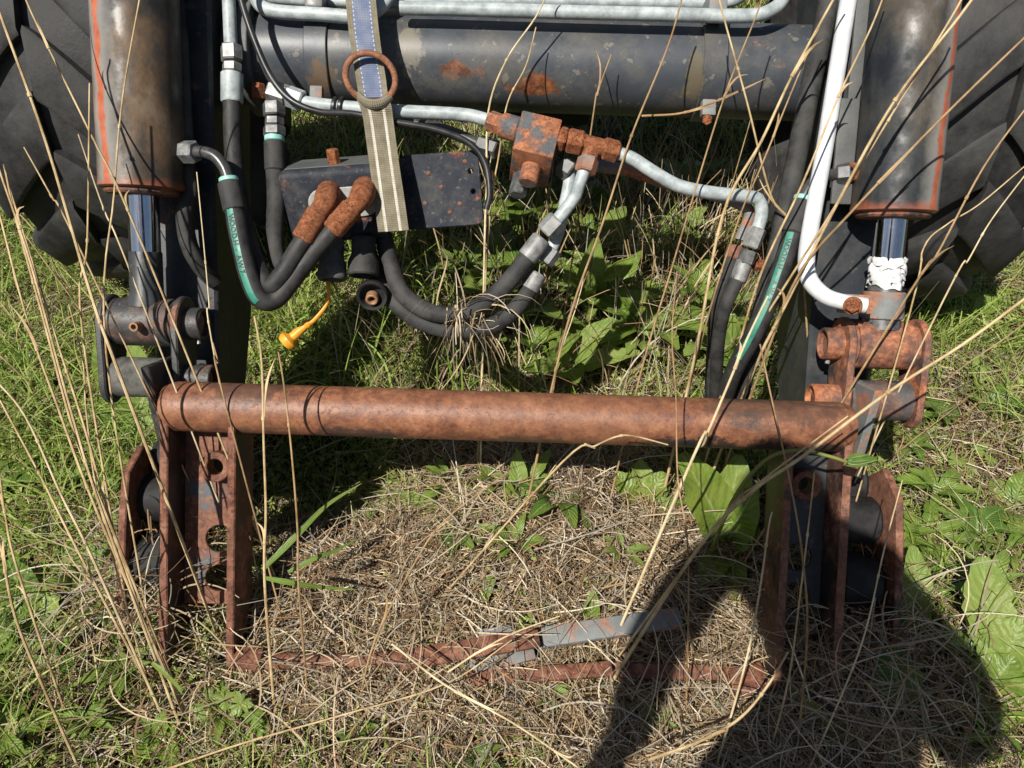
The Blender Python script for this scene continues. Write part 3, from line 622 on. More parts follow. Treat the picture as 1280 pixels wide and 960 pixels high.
# ---------------------------------------------------------------- quick hitch frame
HC = Vector((0, .922, .357)); HD = Vector((0, -.6, -.8)); HN = Vector((0, -.8, .6))
def HP(x, a, b): return HC + Vector((x, 0, 0)) + HD * a + HN * b
def build_hitch():
    h = thing('hitch_frame', 'rusty loader hitch frame with round cross tube and two side channels', 'hitch', (0, .65, 0))
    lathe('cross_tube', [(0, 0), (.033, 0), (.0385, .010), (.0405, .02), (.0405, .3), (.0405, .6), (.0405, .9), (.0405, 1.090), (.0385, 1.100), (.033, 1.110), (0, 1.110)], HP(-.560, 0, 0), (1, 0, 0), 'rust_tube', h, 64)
    for sx in (-1, 1):
        ch = link('side_channel', None, h)
        def flange(x0, x1, mat='rust_plate', a1=.447):
            ol = [(.012, -.06), (.012, .030), (.05, .028), (.2, .027), (a1 - .04, .027), (a1 - .012, .022), (a1, .005), (a1, -.06)]
            if sx > 0: ol = [(a, b) for a, b in ol]
            o = plate('flange', ol, [], HP(x0, 0, 0), HD, HN, (x1 - x0) * (1 if HD.cross(HN).x > 0 else -1), mat, ch, .002); o.data.materials.append(MAT['rust_shaded'])
            for f in o.data.polygons: f.material_index = 1 if abs(f.normal.x) > .9 else 0  # side faces darker than the edges, painting in their shade
            return o
        if sx < 0: xs = ((-.559, -.545), (-.450, -.437))
        else: xs = ((.533, .547), (.440, .453))
        fm = 'rust_plate' if sx < 0 else 'rust_dark'; flange(*xs[0], mat=fm); flange(*xs[1], mat=fm, a1=.435)  # right flanges in darker rust, painting in the shade on that channel
        xl, xr = min(xs[0][1], xs[1][1]), max(xs[0][0], xs[1][0])
        xl, xr = (-.545, -.450) if sx < 0 else (.453, .533)
        xc = (xl + xr) / 2 + (.012 if sx < 0 else -.002)
        wb = plate('web', [(xl, .035), (xr, .035), (xr, .338), (xl, .338)], [circ(xc, .10, .0135), circ(xc, .226, .0235), circ(xc, .293, .0235)], HC - HN * .044, (1, 0, 0), HD, .008 * (1 if Vector((1, 0, 0)).cross(HD).dot(HN) > 0 else -1), 'web_plate' if sx < 0 else 'boom_paint', ch, .0012)  # right web in dark paint, which also paints in that channel's shade
        ring_sleeve('bushing', HP(xc, .10, -.037), HP(xc, .10, -.012), .025, .0135, 'rust_plate', wb, 32)
        # outer ear with pivot bosses, half hidden in dry grass
        x0 = sx * .655
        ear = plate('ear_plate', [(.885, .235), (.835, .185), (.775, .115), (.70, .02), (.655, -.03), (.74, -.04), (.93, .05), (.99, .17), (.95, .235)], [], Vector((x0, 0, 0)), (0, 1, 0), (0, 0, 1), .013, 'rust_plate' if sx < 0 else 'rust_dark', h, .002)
        rod('pivot_boss', (sx * .575, .905, .15), (sx * .652, .905, .15), .042, 'rubber_cap', h, 28)
        rod('pivot_boss', (sx * .575, .83, .075), (sx * .652, .83, .075), .05, 'rubber_cap', h, 28)
        # upper horn that carries the link
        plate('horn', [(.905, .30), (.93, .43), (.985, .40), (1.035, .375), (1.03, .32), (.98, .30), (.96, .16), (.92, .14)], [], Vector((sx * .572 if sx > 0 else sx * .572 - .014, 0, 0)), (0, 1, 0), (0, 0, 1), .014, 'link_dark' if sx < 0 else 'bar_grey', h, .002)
        ring_sleeve('horn_boss', (sx * .62 - .052, .998, .352), (sx * .62 + .052, .998, .352), .034, .02, 'dust_cap' if sx < 0 else 'boss_mix', h, 36)
    # lower lock bars lying in the grass
    a = [PZ(335, 828, .03), PZ(365, 826, .036), PZ(420, 827, .04), PZ(500, 823, .042), PZ(560, 819, .046)]
    tube('lock_rod', a, .013, 'rust_plate', h, 14)
    def flatbar(name, p, q, w, t, mat, up=Vector((0, -.25, 1))):
        d = (q - p); L = d.length; d.normalize(); s = up.cross(d).normalized(); u2 = d.cross(s)
        box(name, (p + q) / 2, d, s, u2, L / 2, w, t, mat, h, .002)
    flatbar('lock_bar', PZ(500, 826, .05), PZ(674, 797, .066), .016, .005, 'rust_plate'); flatbar('lock_bar', PZ(585, 836, .034), PZ(668, 815, .040), .012, .004, 'bar_grey')
    flatbar('lock_bar', PZ(676, 798, .048), PZ(850, 772, .046), .017, .008, 'bar_grey'); flatbar('lock_bar', PZ(590, 796, .045), PZ(640, 790, .048), .010, .006, 'bar_grey')
    flatbar('lower_rail', PZ(580, 850, .03), PZ(765, 836, .032), .012, .006, 'rust_plate'); flatbar('lower_rail', PZ(755, 838, .014), PZ(1060, 846, .0), .012, .006, 'rust_dark')
    box('stop_block', PZ(312, 828, .03), (1, -.1, 0), (0, 1, 0), (0, 0, 1), .024, .016, .022, 'rust_plate', h, .004)
    box('stop_block', PZ(935, 852, .012), (1, .25, .1), (-.2, 1, 0), (0, 0, 1), .03, .024, .012, 'rust_plate', h, .004)
    pl = box('weathered_board', PZ(468, 884, .004), (1, .04, 0), (-.04, 1, .05), (0, -.05, 1), .11, .021, .012, 'wood', None, .003, 2, .0012)
    tag(pl, 'short weathered brown board lying flat in the dry grass', 'board')
build_hitch()
# ---------------------------------------------------------------- hoses, strap, indicator
def along(pts, s):
    path, _ = catmull([PD(*p) for p in pts], 10); L = [0]
    for i in range(1, len(path)): L.append(L[-1] + (path[i] - path[i - 1]).length)
    s = max(0, min(L[-1], s))
    for i in range(1, len(path)):
        if L[i] >= s: return path[i - 1].lerp(path[i], (s - L[i - 1]) / max(1e-9, L[i] - L[i - 1]))
    return path[-1]
def hose(label, pts, r, mat='rubber', start=None, end=None, name='hydraulic_hose', cat='hose', stripe=None):
    P = [PD(*p) for p in pts]
    h = thing(name, label, cat, P[0])
    rb = tube('rubber_sleeve' if name == 'hydraulic_hose' else 'sheath', P, r, mat, h, 16, 8)
    if stripe:
        path, ts = catmull(P, 8); V, Fc, U = [], [], []; L = 0; K = 4
        lo, hi, side = stripe
        sel = [i for i, t in enumerate(ts) if lo <= t <= hi]
        for n, i in enumerate(sel):
            t = (path[min(i + 1, len(path) - 1)] - path[max(i - 1, 0)]).normalized(); toc = (CAMP - path[i]).normalized(); toc = (toc - t * toc.dot(t)).normalized(); b = t.cross(toc)
            for j in range(K + 1):
                a = math.radians(side + (j / K - .5) * 40); d = toc * math.cos(a) + b * math.sin(a); V.append(path[i] + d * (r + .0006))
        for n in range(len(sel) - 1):
            for j in range(K): Fc.append((n * (K + 1) + j, n * (K + 1) + j + 1, (n + 2 - 1) * (K + 1) + j + 1, (n + 1) * (K + 1) + j))
        st = mesh_obj('marking_stripe', V, Fc, 'green_stripe', None, sharp=180); st.parent = rb; st.matrix_parent_inverse = (h.matrix_basis @ rb.matrix_parent_inverse @ rb.matrix_basis).inverted()
        # lettering printed on the stripe
        txt = 'WOODH-AW7' if side > 0 else 'WOODHAN'
        LV, LF = [], []
        for ci, chh in enumerate(txt):
            n = 3 + ci * 1.5 * (1 if side > 0 else 1.4)
            if int(n) + 1 >= len(sel): break
            i = sel[int(n)]; f_ = n - int(n)
            p = path[i].lerp(path[i + 1], f_); t = (path[i + 1] - path[i]).normalized(); toc = (CAMP - p).normalized(); toc = (toc - t * toc.dot(t)).normalized(); b = t.cross(toc)
            a = math.radians(side); d = toc * math.cos(a) + b * math.sin(a); acr = d.cross(t)
            cu = bpy.data.curves.new('letter', 'FONT'); cu.body = chh; cu.size = .0115; cu.offset = .0003; cu.align_x = 'CENTER'; cu.align_y = 'CENTER'; cu.materials.append(MAT['cable_black'])
            o = link('letter', cu); bpy.context.view_layer.update(); lm = bpy.data.meshes.new_from_object(o.evaluated_get(bpy.context.evaluated_depsgraph_get())); bpy.data.objects.remove(o)
            m = Matrix((t, -acr if t.cross(-acr).dot(d) > 0 else acr, d)).transposed().to_4x4(); m.translation = p + d * (r + .0011)
            lb = len(LV); LV += [m @ v.co for v in lm.vertices]; LF += [tuple(lb + i for i in f.vertices) for f in lm.polygons]
        if LV:
            lo_ = mesh_obj('lettering', LV, LF, 'cable_black', None, smooth=False); lo_.parent = rb; lo_.matrix_parent_inverse = (h.matrix_basis @ rb.matrix_parent_inverse @ rb.matrix_basis).inverted()
    return h, rb, P
plain('green_stripe', (.015, .15, .10), (.03, .22, .15), 40, .4, .6)
def build_hoses():
    # left hose from the cylinder port to the second rusty elbow
    h, rb, P = hose('black hose with green printed stripe looping from the left cylinder port', [(293, 262, 1.245), (300, 300, 1.24), (311, 345, 1.24), (325, 374, 1.245), (345, 374, 1.255), (366, 349, 1.255), (395, 312, 1.25), (428, 274, 1.245)], .0155, 'rubber', stripe=(0, 3.1, 28))
    tube('elbow', [PD(p[0], p[1], p[2]) for p in ((240, 191, 1.255), (252, 190, 1.25), (268, 195, 1.247), (280, 209, 1.247), (286, 226, 1.247))], .0098, 'elbow_black', h, 16)
    hexnut('nut', PD(226, 190, 1.262), PD(245, 190, 1.252), .0185, 'zinc_nut', h)
    ring_sleeve('mint_ring', PD(285.5, 222, 1.247), PD(286.5, 228, 1.247), .0155, .0095, 'mint_plastic', h, 20)
    rod('ferrule', PD(286, 228, 1.247), PD(294, 264, 1.245), .0185, 'rubber_grey', h, 12, .002)
    tube('rusty_elbow', [PD(*p) for p in ((458, 232, 1.305), (455, 240, 1.27), (452, 245, 1.245), (446, 254, 1.238), (440, 260, 1.238))], [.021, .021, .0195, .0165, .016], 'rust_orange', h, 18, 5)
    rod('rusty_ferrule', PD(441, 259, 1.238), PD(415, 289, 1.242), .0185, 'rust_orange', h, 18, .002)
    h, rb, P = hose('black hose from the left galvanised line looping up to the lower rusty elbow', [(290, 128, 1.31), (292, 190, 1.305), (300, 255, 1.29), (312, 305, 1.275), (324, 338, 1.265), (337, 357, 1.25), (352, 344, 1.245), (372, 312, 1.24), (388, 288, 1.238)], .0152, 'rubber')
    lathe('ferrule', [(.012, 0), (.0185, .001), (.0185, .047), (.0165, .05)], PD(290, 92, 1.31), PD(290, 130, 1.31) - PD(290, 92, 1.31), 'galvanised', h, 24)
    tube('rusty_elbow', [PD(*p) for p in ((413, 238, 1.305), (410, 245, 1.27), (408, 250, 1.245), (402, 260, 1.238), (397, 267, 1.236))], [.021, .021, .0195, .0165, .016], 'rust_orange', h, 18, 5)
    rod('rusty_ferrule', PD(398, 265, 1.236), PD(378, 300, 1.238), .0185, 'rust_orange', h, 18, .002)
    h, rb, P = hose('black hose with mint ring hanging behind the left edge of the coupling cover', [(343, 205, 1.30), (345, 250, 1.30), (343, 300, 1.30), (349, 330, 1.30), (368, 335, 1.31), (398, 312, 1.335), (430, 285, 1.36)], .015, 'rubber_grey')
    hexnut('nut', PD(342, 128, 1.30), PD(343, 146, 1.30), .019, 'nut_black', h); hexnut('nut', PD(343, 147, 1.30), PD(343, 158, 1.30), .0165, 'nut_black', h); hexnut('nut', PD(343, 158, 1.30), PD(343, 171, 1.30), .019, 'nut_black', h)
    ring_sleeve('mint_ring', PD(343, 170, 1.30), PD(343, 177, 1.30), .0165, .01, 'mint_plastic', h, 20); rod('ferrule', PD(343, 177, 1.30), PD(344, 214, 1.30), .0175, 'rubber_grey', h, 14, .002)
    hose('thick dusty black hose running down the left boom beside the cylinder', [(221, -40, 1.30), (224, 40, 1.30), (228, 130, 1.295), (233, 210, 1.29), (238, 240, 1.295), (231, 268, 1.30), (236, 305, 1.31), (250, 332, 1.33), (268, 352, 1.36)], .0145, 'rubber_grey')
    h, rb, P = hose('thin dark hose with dull sleeve behind the thick boom hose', [(236, -40, 1.34), (240, 30, 1.34), (246, 85, 1.34), (252, 110, 1.34)], .009, 'rubber')
    hexnut('nut', PD(249, 95, 1.34), PD(254, 118, 1.34), .0155, 'nut_black', h); rod('ferrule', PD(254, 118, 1.34), PD(263, 152, 1.345), .0135, 'nut_black', h)
    # pair of hoses sagging below the cover
    h, rb, P = hose('upper of two black hoses sagging under the coupling cover', [(478, 290, 1.36), (488, 330, 1.35), (506, 370, 1.34), (545, 392, 1.33), (590, 388, 1.32), (630, 358, 1.31), (662, 318, 1.30)], .0155, 'rubber_grey')
    lathe('ferrule', [(.013, 0), (.0175, .002), (.0175, .040), (.015, .043)], PD(658, 323, 1.30), PD(690, 282, 1.292) - PD(658, 323, 1.30), 'steel_sleeve', h, 22)
    hexnut('nut', PD(681, 292, 1.294), PD(698, 274, 1.288), .0185, 'steel_sleeve', h)
    tube('steel_pipe', [PD(*p) for p in ((694, 278, 1.29), (707, 262, 1.285), (719, 245, 1.28), (724, 230, 1.272), (731, 212, 1.27))], .0108, 'galvanised', h, 14)
    h, rb, P = hose('lower of two black hoses sagging under the coupling cover', [(452, 292, 1.375), (468, 335, 1.37), (500, 384, 1.36), (545, 409, 1.35), (600, 412, 1.34), (640, 390, 1.335), (664, 358, 1.33)], .0155, 'rubber_grey')
    lathe('ferrule', [(.013, 0), (.0165, .002), (.0165, .03), (.014, .033)], PD(661, 362, 1.33), PD(679, 330, 1.325) - PD(661, 362, 1.33), 'steel_sleeve', h, 22)
    hexnut('nut', PD(680, 328, 1.324), PD(692, 311, 1.322), .0165, 'steel_sleeve', h)
    tube('steel_pipe', [PD(*p) for p in ((686, 320, 1.323), (698, 290, 1.32), (706, 255, 1.32), (711, 230, 1.32), (712, 212, 1.318))], .0105, 'galvanised', h, 14)
    # right side
    hose('thick black hose running down the right boom beside the white tube', [(1045, -60, 1.31), (1032, 20, 1.31), (1015, 100, 1.305), (1001, 170, 1.30), (985, 250, 1.30), (968, 330, 1.305), (950, 400, 1.32), (935, 450, 1.35), (915, 535, 1.45)], .0172, 'rubber_grey')
    h, rb, P = hose('black hose with green printed stripe hanging from the right cylinder port', [(991, 290, 1.262), (980, 325, 1.26), (962, 375, 1.262), (940, 422, 1.28), (915, 470, 1.33), (895, 535, 1.45)], .0155, 'rubber', stripe=(.1, 3.6, 12))
    tube('elbow', [PD(*p) for p in ((1046, 218, 1.275), (1034, 219, 1.27), (1020, 224, 1.265), (1010, 236, 1.262), (1004, 250, 1.262))], .0098, 'elbow_black', h, 16)
    hexnut('nut', PD(1063, 216, 1.268), PD(1045, 218, 1.275), .0175, 'nut_black', h); ring_sleeve('mint_ring', PD(1005, 246, 1.262), PD(1003, 252, 1.262), .016, .0095, 'mint_plastic', h, 20)
    rod('ferrule', PD(1003, 252, 1.262), PD(990, 292, 1.262), .0185, 'rubber_grey', h, 12, .002)
    h, rb, P = hose('short black hose with grey sleeve dropping into grass below the right steel line', [(926, 336, 1.318), (918, 358, 1.32), (906, 385, 1.33), (898, 425, 1.38), (895, 480, 1.46), (893, 535, 1.56)], .012, 'rubber_grey')
    rod('ferrule', PD(931, 326, 1.316), PD(922, 352, 1.32), .0145, 'steel_sleeve', h, 14, .002)
    h, rb, P = hose('short dull hose in grass just left of the grey sleeved one', [(918, 315, 1.345), (910, 340, 1.345), (896, 380, 1.37), (890, 440, 1.47), (886, 535, 1.6)], .011, 'rubber_grey')
    rod('rusty_ferrule', PD(920, 308, 1.345), PD(915, 325, 1.345), .0155, 'rust_dark', h, 14)
    hose('thin black cable curving past the cross pipe and behind the strap', [(297, -30, 1.27), (303, 5, 1.27), (320, 55, 1.27), (340, 98, 1.268), (365, 126, 1.268), (400, 140, 1.272), (440, 142, 1.28), (490, 152, 1.285), (545, 162, 1.29), (585, 178, 1.295), (606, 203, 1.30), (612, 240, 1.305), (608, 262, 1.31)], .0055, 'cable_black', name='cable', cat='cable')
    # white level indicator tube
    w = thing('indicator_tube', 'white bent level indicator tube bolted beside the taped cylinder rod', 'tube', PD(1066, 382, 1.23))
    tube('white_tube', [PD(*p) for p in ((1074, -60, 1.25), (1064, -20, 1.25), (1046, 90, 1.25), (1030, 190, 1.247), (1014, 280, 1.243), (1008, 325, 1.24), (1012, 350, 1.237), (1030, 369, 1.235), (1052, 377, 1.232), (1082, 382, 1.228))], [.0135] * 7 + [.013, .0125, .0125], 'white_paint', w, 18, 8)
    box('bracket_tab', PD(1068, 380, 1.25), (1, 0, -.03), UP, FW, .028, .0155, .004, 'bar_grey', w, .002)
    hexnut('bolt', PD(1066, 382, 1.228), PD(1066, 382, 1.205), .0115, 'rust_orange', w); rod('washer', PD(1066, 382, 1.219), PD(1066, 382, 1.214), .0145, 'rust_orange', w, 20)
    # webbing strap with ring
    s = thing('webbing_strap', 'worn webbing strap hanging over the pipes with blue and striped halves', 'strap', PD(490, 290, 1.27))
    wx = lambda a, px: (PD(640 + px / 2, 480, 1.27) - PD(640 - px / 2, 480, 1.27)) @ Matrix.Identity(3) if False else None
    def W(px, tilt=0): return Vector((px / F * 1.27 * math.cos(tilt), 0, 0)) + UP * (px / F * 1.27 * math.sin(tilt))
    ribbon('webbing', [PD(*p) for p in ((447, -40, 1.30), (451, 0, 1.278), (455, 40, 1.27), (460, 75, 1.268), (464, 100, 1.266), (467, 122, 1.262))], [W(39, .02), W(38, .03), W(38, .06), W(37, .06), W(37, .06), W(36, .05)], .003, 'web_blue', s)
    ribbon('webbing', [PD(*p) for p in ((466, 124, 1.262), (470, 134, 1.262), (473, 150, 1.268), (479, 195, 1.27), (486, 245, 1.27), (492, 289, 1.27))], [W(40, .05), W(39, .05), W(37, .06), W(37, .08), W(38, .09), W(38, .10)], .003, 'web_stripe', s)
    tube('webbing_loop', [PD(447, 118, 1.262), PD(456, 127, 1.258), PD(467, 130, 1.256), (PD(478, 128, 1.258)), PD(488, 121, 1.262)], [.006, .0075, .008, .0075, .006], 'web_stripe', s, 12, 6)
    rc = PD(463, 97, 1.255); rpts = []
    for k in range(33):
        a = 2 * math.pi * k / 32; rpts.append(rc + RT * (.0405 * math.cos(a)) + (UP * .98 - FW * .2 + RT * -.12) * (.0375 * math.sin(a)))
    V, Fc, U = tube_data(rpts[:-1] + [rpts[0]], .0052, 14, 2, True, False); mesh_obj('ring', V, Fc, 'rust_plate_ring', s, uvs=U)
    # dust plug and cap
    y = thing('dust_plug', 'yellow rubber dust plug dangling on its strap below the cover', 'plug', PD(368, 425, 1.33))
    tube('tether', [PD(*p) for p in ((410, 352, 1.335), (411, 368, 1.33), (407, 382, 1.33), (396, 396, 1.33), (384, 407, 1.33))], [.0035, .0035, .004, .005, .0055], 'yellow_plastic', y, 10)
    a, b = PD(387, 403, 1.33), PD(356, 430, 1.33); L = (b - a).length
    lathe('plug_body', [(0, 0), (.007, 0), (.0085, .006), (.006, .010), (.0065, .016), (.0085, .028), (.0085, L - .018), (.017, L - .012), (.0175, L - .006), (.015, L), (0, L)], a, b - a, 'yellow_plastic', y, 22)
    c = thing('hanging_cap', 'black rubber cap with round hole hanging under the cover', 'cap', PD(468, 372, 1.34))
    ctr = PD(466, 366, 1.345); axd = (-FW * .75 - UP * .5 + RT * .05).normalized()
    lathe('cap_cup', [(0, -.012), (.018, -.012), (.026, .0), (.028, .012), (.026, .016), (.022, .014), (.019, .002), (0, .0)], ctr, axd, 'rubber_cap', c, 28)
    ring_sleeve('nipple', ctr + axd * .001 - UP * .004, ctr + axd * .016 - UP * .006, .011, .006, 'brass_rust', c, 20); tube('tether', [PD(462, 340, 1.345), PD(464, 350, 1.345), ctr + UP * .02], .004, 'rubber_cap', c, 8)
rusty('rust_plate_ring', None, 1, [(a, tuple(c * 1.15 for c in b)) for a, b in BROWN], 30, .6)
build_hoses()
# ---------------------------------------------------------------- leafy plants
def leaf_mesh(base, tip, width, sag=.1, fold=.25, kind='dock', roll=0.0, wavy=.06, n=14):
    base, tip = Vector(base), Vector(tip); d = tip - base; L = d.length
    tocam = (CAMP - (base + tip) / 2).normalized(); upv = (Vector((0, 0, 1)) * .55 + tocam * .45)
    side = d.cross(upv).normalized(); nn = side.cross(d).normalized(); R = Quaternion(d.normalized(), roll); side = R @ side; nn = R @ nn
    V, U, Fc = [], [], []; K = 6; ph = random.random() * 6
    for i in range(n + 1):
        t = i / n
        if kind == 'dock': w = math.sin(math.pi * min(1, (t * .93 + .035)) ** .85) ** .75
        elif kind == 'round': w = math.sin(math.pi * (t * .96 + .02)) ** .55 * (1.05 - .35 * t)
        elif kind == 'lance': w = math.sin(math.pi * min(1, t * .97 + .015) ** .8) ** 1.1
        else: w = (math.sin(math.pi * min(1, t * .95 + .02) ** 1.3) ** .8) * (1 - .38 * (0.5 + .5 * math.sin(t * 34 + ph)) * (1 - t * .6))
        w = max(w, .02) * width / 2
        c = base + d * t + nn * (sag * L * math.sin(math.pi * t) + .012 * L * math.sin(t * 9 + ph))
        for j in range(K + 1):
            s = (j / K - .5) * 2
            wav = wavy * width * math.sin(t * 19 + ph + (1.7 if s > 0 else 0)) * s * s + wavy * .4 * width * math.sin(t * 41 + ph) * abs(s)
            V.append(c + side * (w * s) + nn * (fold * w * abs(s) + wav)); U.append((j / K, t))
    for i in range(n):
        for j in range(K): Fc.append((i * (K + 1) + j, i * (K + 1) + j + 1, (i + 1) * (K + 1) + j + 1, (i + 1) * (K + 1) + j))
    return V, Fc, U
def add_leaf(parent, base, tip, width, mat='leaf_dock', **kw):
    V, Fc, U = leaf_mesh(base, tip, width, **kw)
    return mesh_obj('leaf', V, Fc, mat, parent, uvs=U, sharp=180)
def G(u, v, dz=.0):
    p = PZ(u, v, 0.0)
    for _ in range(4): p = PZ(u, v, float(gz(p.x, p.y)) + dz)
    return p
def plant(name, label, cat, base, leaves, mat='leaf_dock', kind='dock', group=None):
    """base: photo point on the ground; leaves: (tip u, tip v, tip height, width[, extra])"""
    b = G(*base); T = thing(name, label, cat, b, group)
    for lf in leaves:
        u, v, hgt, w = lf[:4]; kw = dict(lf[4]) if len(lf) > 4 else {}
        m = kw.pop('mat', mat); kd = kw.pop('kind', kind); bo = kw.pop('base', None)
        bb = (G(*bo) if bo else b) + Vector((random.uniform(-.008, .008), random.uniform(-.008, .008), .008)); tp = G(u, v, hgt)
        mid = bb.lerp(tp, .16)
        tube('petiole', [bb, bb.lerp(mid, .5) + Vector((0, 0, .004)), mid], .0022, 'stem_green', T, 6, 3)
        add_leaf(T, bb.lerp(tp, .12), tp, w, m, kind=kd, **kw)
    return T
def build_plants():
    dk = 'dock plants in the grass'
    plant('dock_plant', 'broad leaved dock in shade below the hanging hoses, middle of the picture', 'plant', (735, 400), [(745, 298, .26, .08, {'mat': 'leaf_pale'}), (700, 345, .2, .07), (795, 322, .22, .07), (695, 450, .1, .06, {'mat': 'leaf_pale'}), (825, 372, .16, .06, {'mat': 'leaf_pale'}), (775, 425, .1, .06, {'mat': 'leaf_pale'}), (772, 345, .25, .07)], group=dk)
    plant('dock_plant', 'dock with blunt pale leaves just above the cross tube, middle', 'plant', (700, 470), [(768, 398, .13, .06, {'mat': 'leaf_pale'}), (690, 425, .12, .06, {'mat': 'leaf_pale'}), (722, 478, .1, .08), (655, 462, .08, .05, {'mat': 'leaf_pale'}), (800, 440, .1, .05, {'mat': 'leaf_pale'})], group=dk)
    plant('dock_plant', 'dock with wide toothed leaves sticking out under the cross tube beside the right channel', 'plant', (905, 690), [(850, 566, .19, .095, {'mat': 'leaf_dock'}), (925, 568, .2, .085, {'mat': 'leaf_pale'}), (945, 610, .17, .08, {'mat': 'leaf_dock'}), (880, 620, .13, .07, {'mat': 'leaf_pale'}), (950, 660, .10, .06, {'mat': 'leaf_dark'}), (870, 740, .04, .05, {'mat': 'leaf_pale'}), (920, 755, .03, .05)], group=dk)
    plant('dock_plant', 'dock behind the right green striped hose above the cross tube', 'plant', (925, 480), [(900, 385, .2, .075, {'mat': 'leaf_pale'}), (885, 430, .14, .065, {'mat': 'leaf_pale'}), (962, 432, .12, .06, {'mat': 'leaf_pale'}), (938, 400, .2, .075), (965, 478, .05, .05), (860, 455, .1, .05)], group=dk)
    plant('dock_plant', 'largest dock with tall toothed leaf at the lower right edge', 'plant', (1228, 870), [(1228, 696, .14, .088, {'mat': 'leaf_pale', 'kind': 'tooth'}), (1278, 772, .12, .10, {'mat': 'leaf_pale', 'kind': 'tooth'}), (1268, 820, .08, .08), (1180, 780, .04, .05, {'mat': 'leaf_dark'}), (1195, 848, .04, .04, {'kind': 'lance'}), (1300, 850, .05, .07)], group=dk)
    plant('dock_plant', 'narrow upright dock leaves beside the right channel, partly in shade', 'plant', (1142, 800), [(1140, 682, .1, .052, {'mat': 'leaf_pale'}), (1120, 735, .06, .04), (1150, 740, .06, .04, {'mat': 'leaf_pale'})], group=dk)
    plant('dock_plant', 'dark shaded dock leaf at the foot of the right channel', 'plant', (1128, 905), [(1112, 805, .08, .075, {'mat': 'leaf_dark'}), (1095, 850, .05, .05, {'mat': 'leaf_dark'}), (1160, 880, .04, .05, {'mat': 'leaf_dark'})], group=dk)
    plant('dock_plant', 'dock leaves at the very right edge below the tyre', 'plant', (1262, 640), [(1240, 600, .03, .05, {'mat': 'leaf_pale'}), (1280, 590, .05, .05), (1235, 650, .03, .04, {'kind': 'tooth'}), (1275, 680, .03, .05, {'mat': 'leaf_pale', 'kind': 'tooth'})], group=dk)
    plant('dock_plant', 'low dock just below the right tyre', 'plant', (1215, 400), [(1200, 362, .05, .055), (1180, 390, .03, .045, {'mat': 'leaf_pale'}), (1250, 370, .05, .06), (1240, 410, .02, .05)], group=dk)
    plant('dock_plant', 'pale crinkled dock leaf behind the left link', 'plant', (190, 560), [(132, 405, .13, .115, {'mat': 'leaf_pale'}), (168, 440, .1, .09, {'mat': 'leaf_pale'}), (112, 500, .04, .06, {'mat': 'leaf_dark'}), (186, 470, .06, .07, {'mat': 'leaf_pale'})], group=dk)
    plant('dock_plant', 'dark dock leaves low at the lower left edge', 'plant', (42, 790), [(10, 700, .05, .06, {'mat': 'leaf_dark'}), (70, 738, .05, .065, {'mat': 'leaf_dock'}), (20, 750, .04, .05, {'mat': 'leaf_dark'}), (85, 770, .02, .05), (0, 815, .02, .04)], group=dk)
    plant('dock_plant', 'narrow dock leaf pair behind the cross tube at the far left', 'plant', (45, 470), [(0, 455, .02, .05), (20, 440, .05, .04, {'mat': 'leaf_dark'}), (70, 500, .02, .035)], group=dk)
    gl = 'small leafy weeds'
    plant('weed', 'upright toothed weed leaf rising to the cross tube, middle', 'plant', (645, 635), [(646, 558, .09, .036, {'kind': 'lance', 'mat': 'leaf_pale'}), (688, 562, .09, .026, {'kind': 'tooth'}), (628, 600, .05, .03, {'kind': 'tooth'}), (665, 625, .02, .032, {'kind': 'round'}), (620, 640, .02, .02, {'kind': 'tooth', 'mat': 'leaf_pale'}), (672, 600, .05, .03, {'kind': 'tooth'})], 'leaf_dock', group=gl)
    plant('weed', 'single long pale blade of a weed lying in dry grass under the cross tube', 'plant', (566, 652), [(490, 616, .05, .030, {'kind': 'lance', 'mat': 'leaf_pale'})], group=gl)
    plant('weed', 'lobed green weed under the right half of the cross tube', 'plant', (800, 640), [(770, 590, .06, .05, {'kind': 'tooth'}), (830, 590, .08, .05, {'kind': 'tooth'}), (800, 575, .08, .05, {'kind': 'tooth', 'mat': 'leaf_pale'}), (840, 635, .04, .05, {'kind': 'tooth'}), (785, 620, .04, .04, {'kind': 'tooth'}), (845, 680, .02, .03, {'kind': 'tooth'})], group=gl)
    plant('weed', 'bright heart shaped leaf standing by the grey lock bar', 'plant', (735, 800), [(742, 738, .055, .036, {'kind': 'round', 'mat': 'leaf_dock', 'fold': .1})], group=gl)
    plant('weed', 'two small spoon leaves in the dry grass above the rusty lock bar', 'plant', (597, 765), [(618, 724, .035, .024, {'kind': 'round', 'mat': 'leaf_dark'}), (590, 728, .03, .016, {'kind': 'round', 'mat': 'leaf_dark'}), (545, 775, .02, .012, {'kind': 'lance', 'base': (540, 778)}), (546, 722, .03, .012, {'kind': 'lance', 'base': (540, 772)})], group=gl)
    plant('weed', 'two pointed leaves in front of the lower rusty rail', 'plant', (737, 842), [(757, 862, .015, .034, {'kind': 'round'}), (727, 830, .02, .026, {'kind': 'round', 'mat': 'leaf_dark'})], group=gl)
    plant('weed', 'toothed weed in the lower middle below the rusty rail', 'plant', (665, 900), [(650, 865, .03, .03, {'kind': 'tooth'}), (690, 880, .02, .03, {'kind': 'tooth'}), (640, 890, .02, .03, {'kind': 'tooth', 'mat': 'leaf_dark'}), (680, 925, .01, .03, {'kind': 'tooth'}), (700, 905, .01, .025, {'kind': 'tooth', 'mat': 'leaf_pale'})], group=gl)
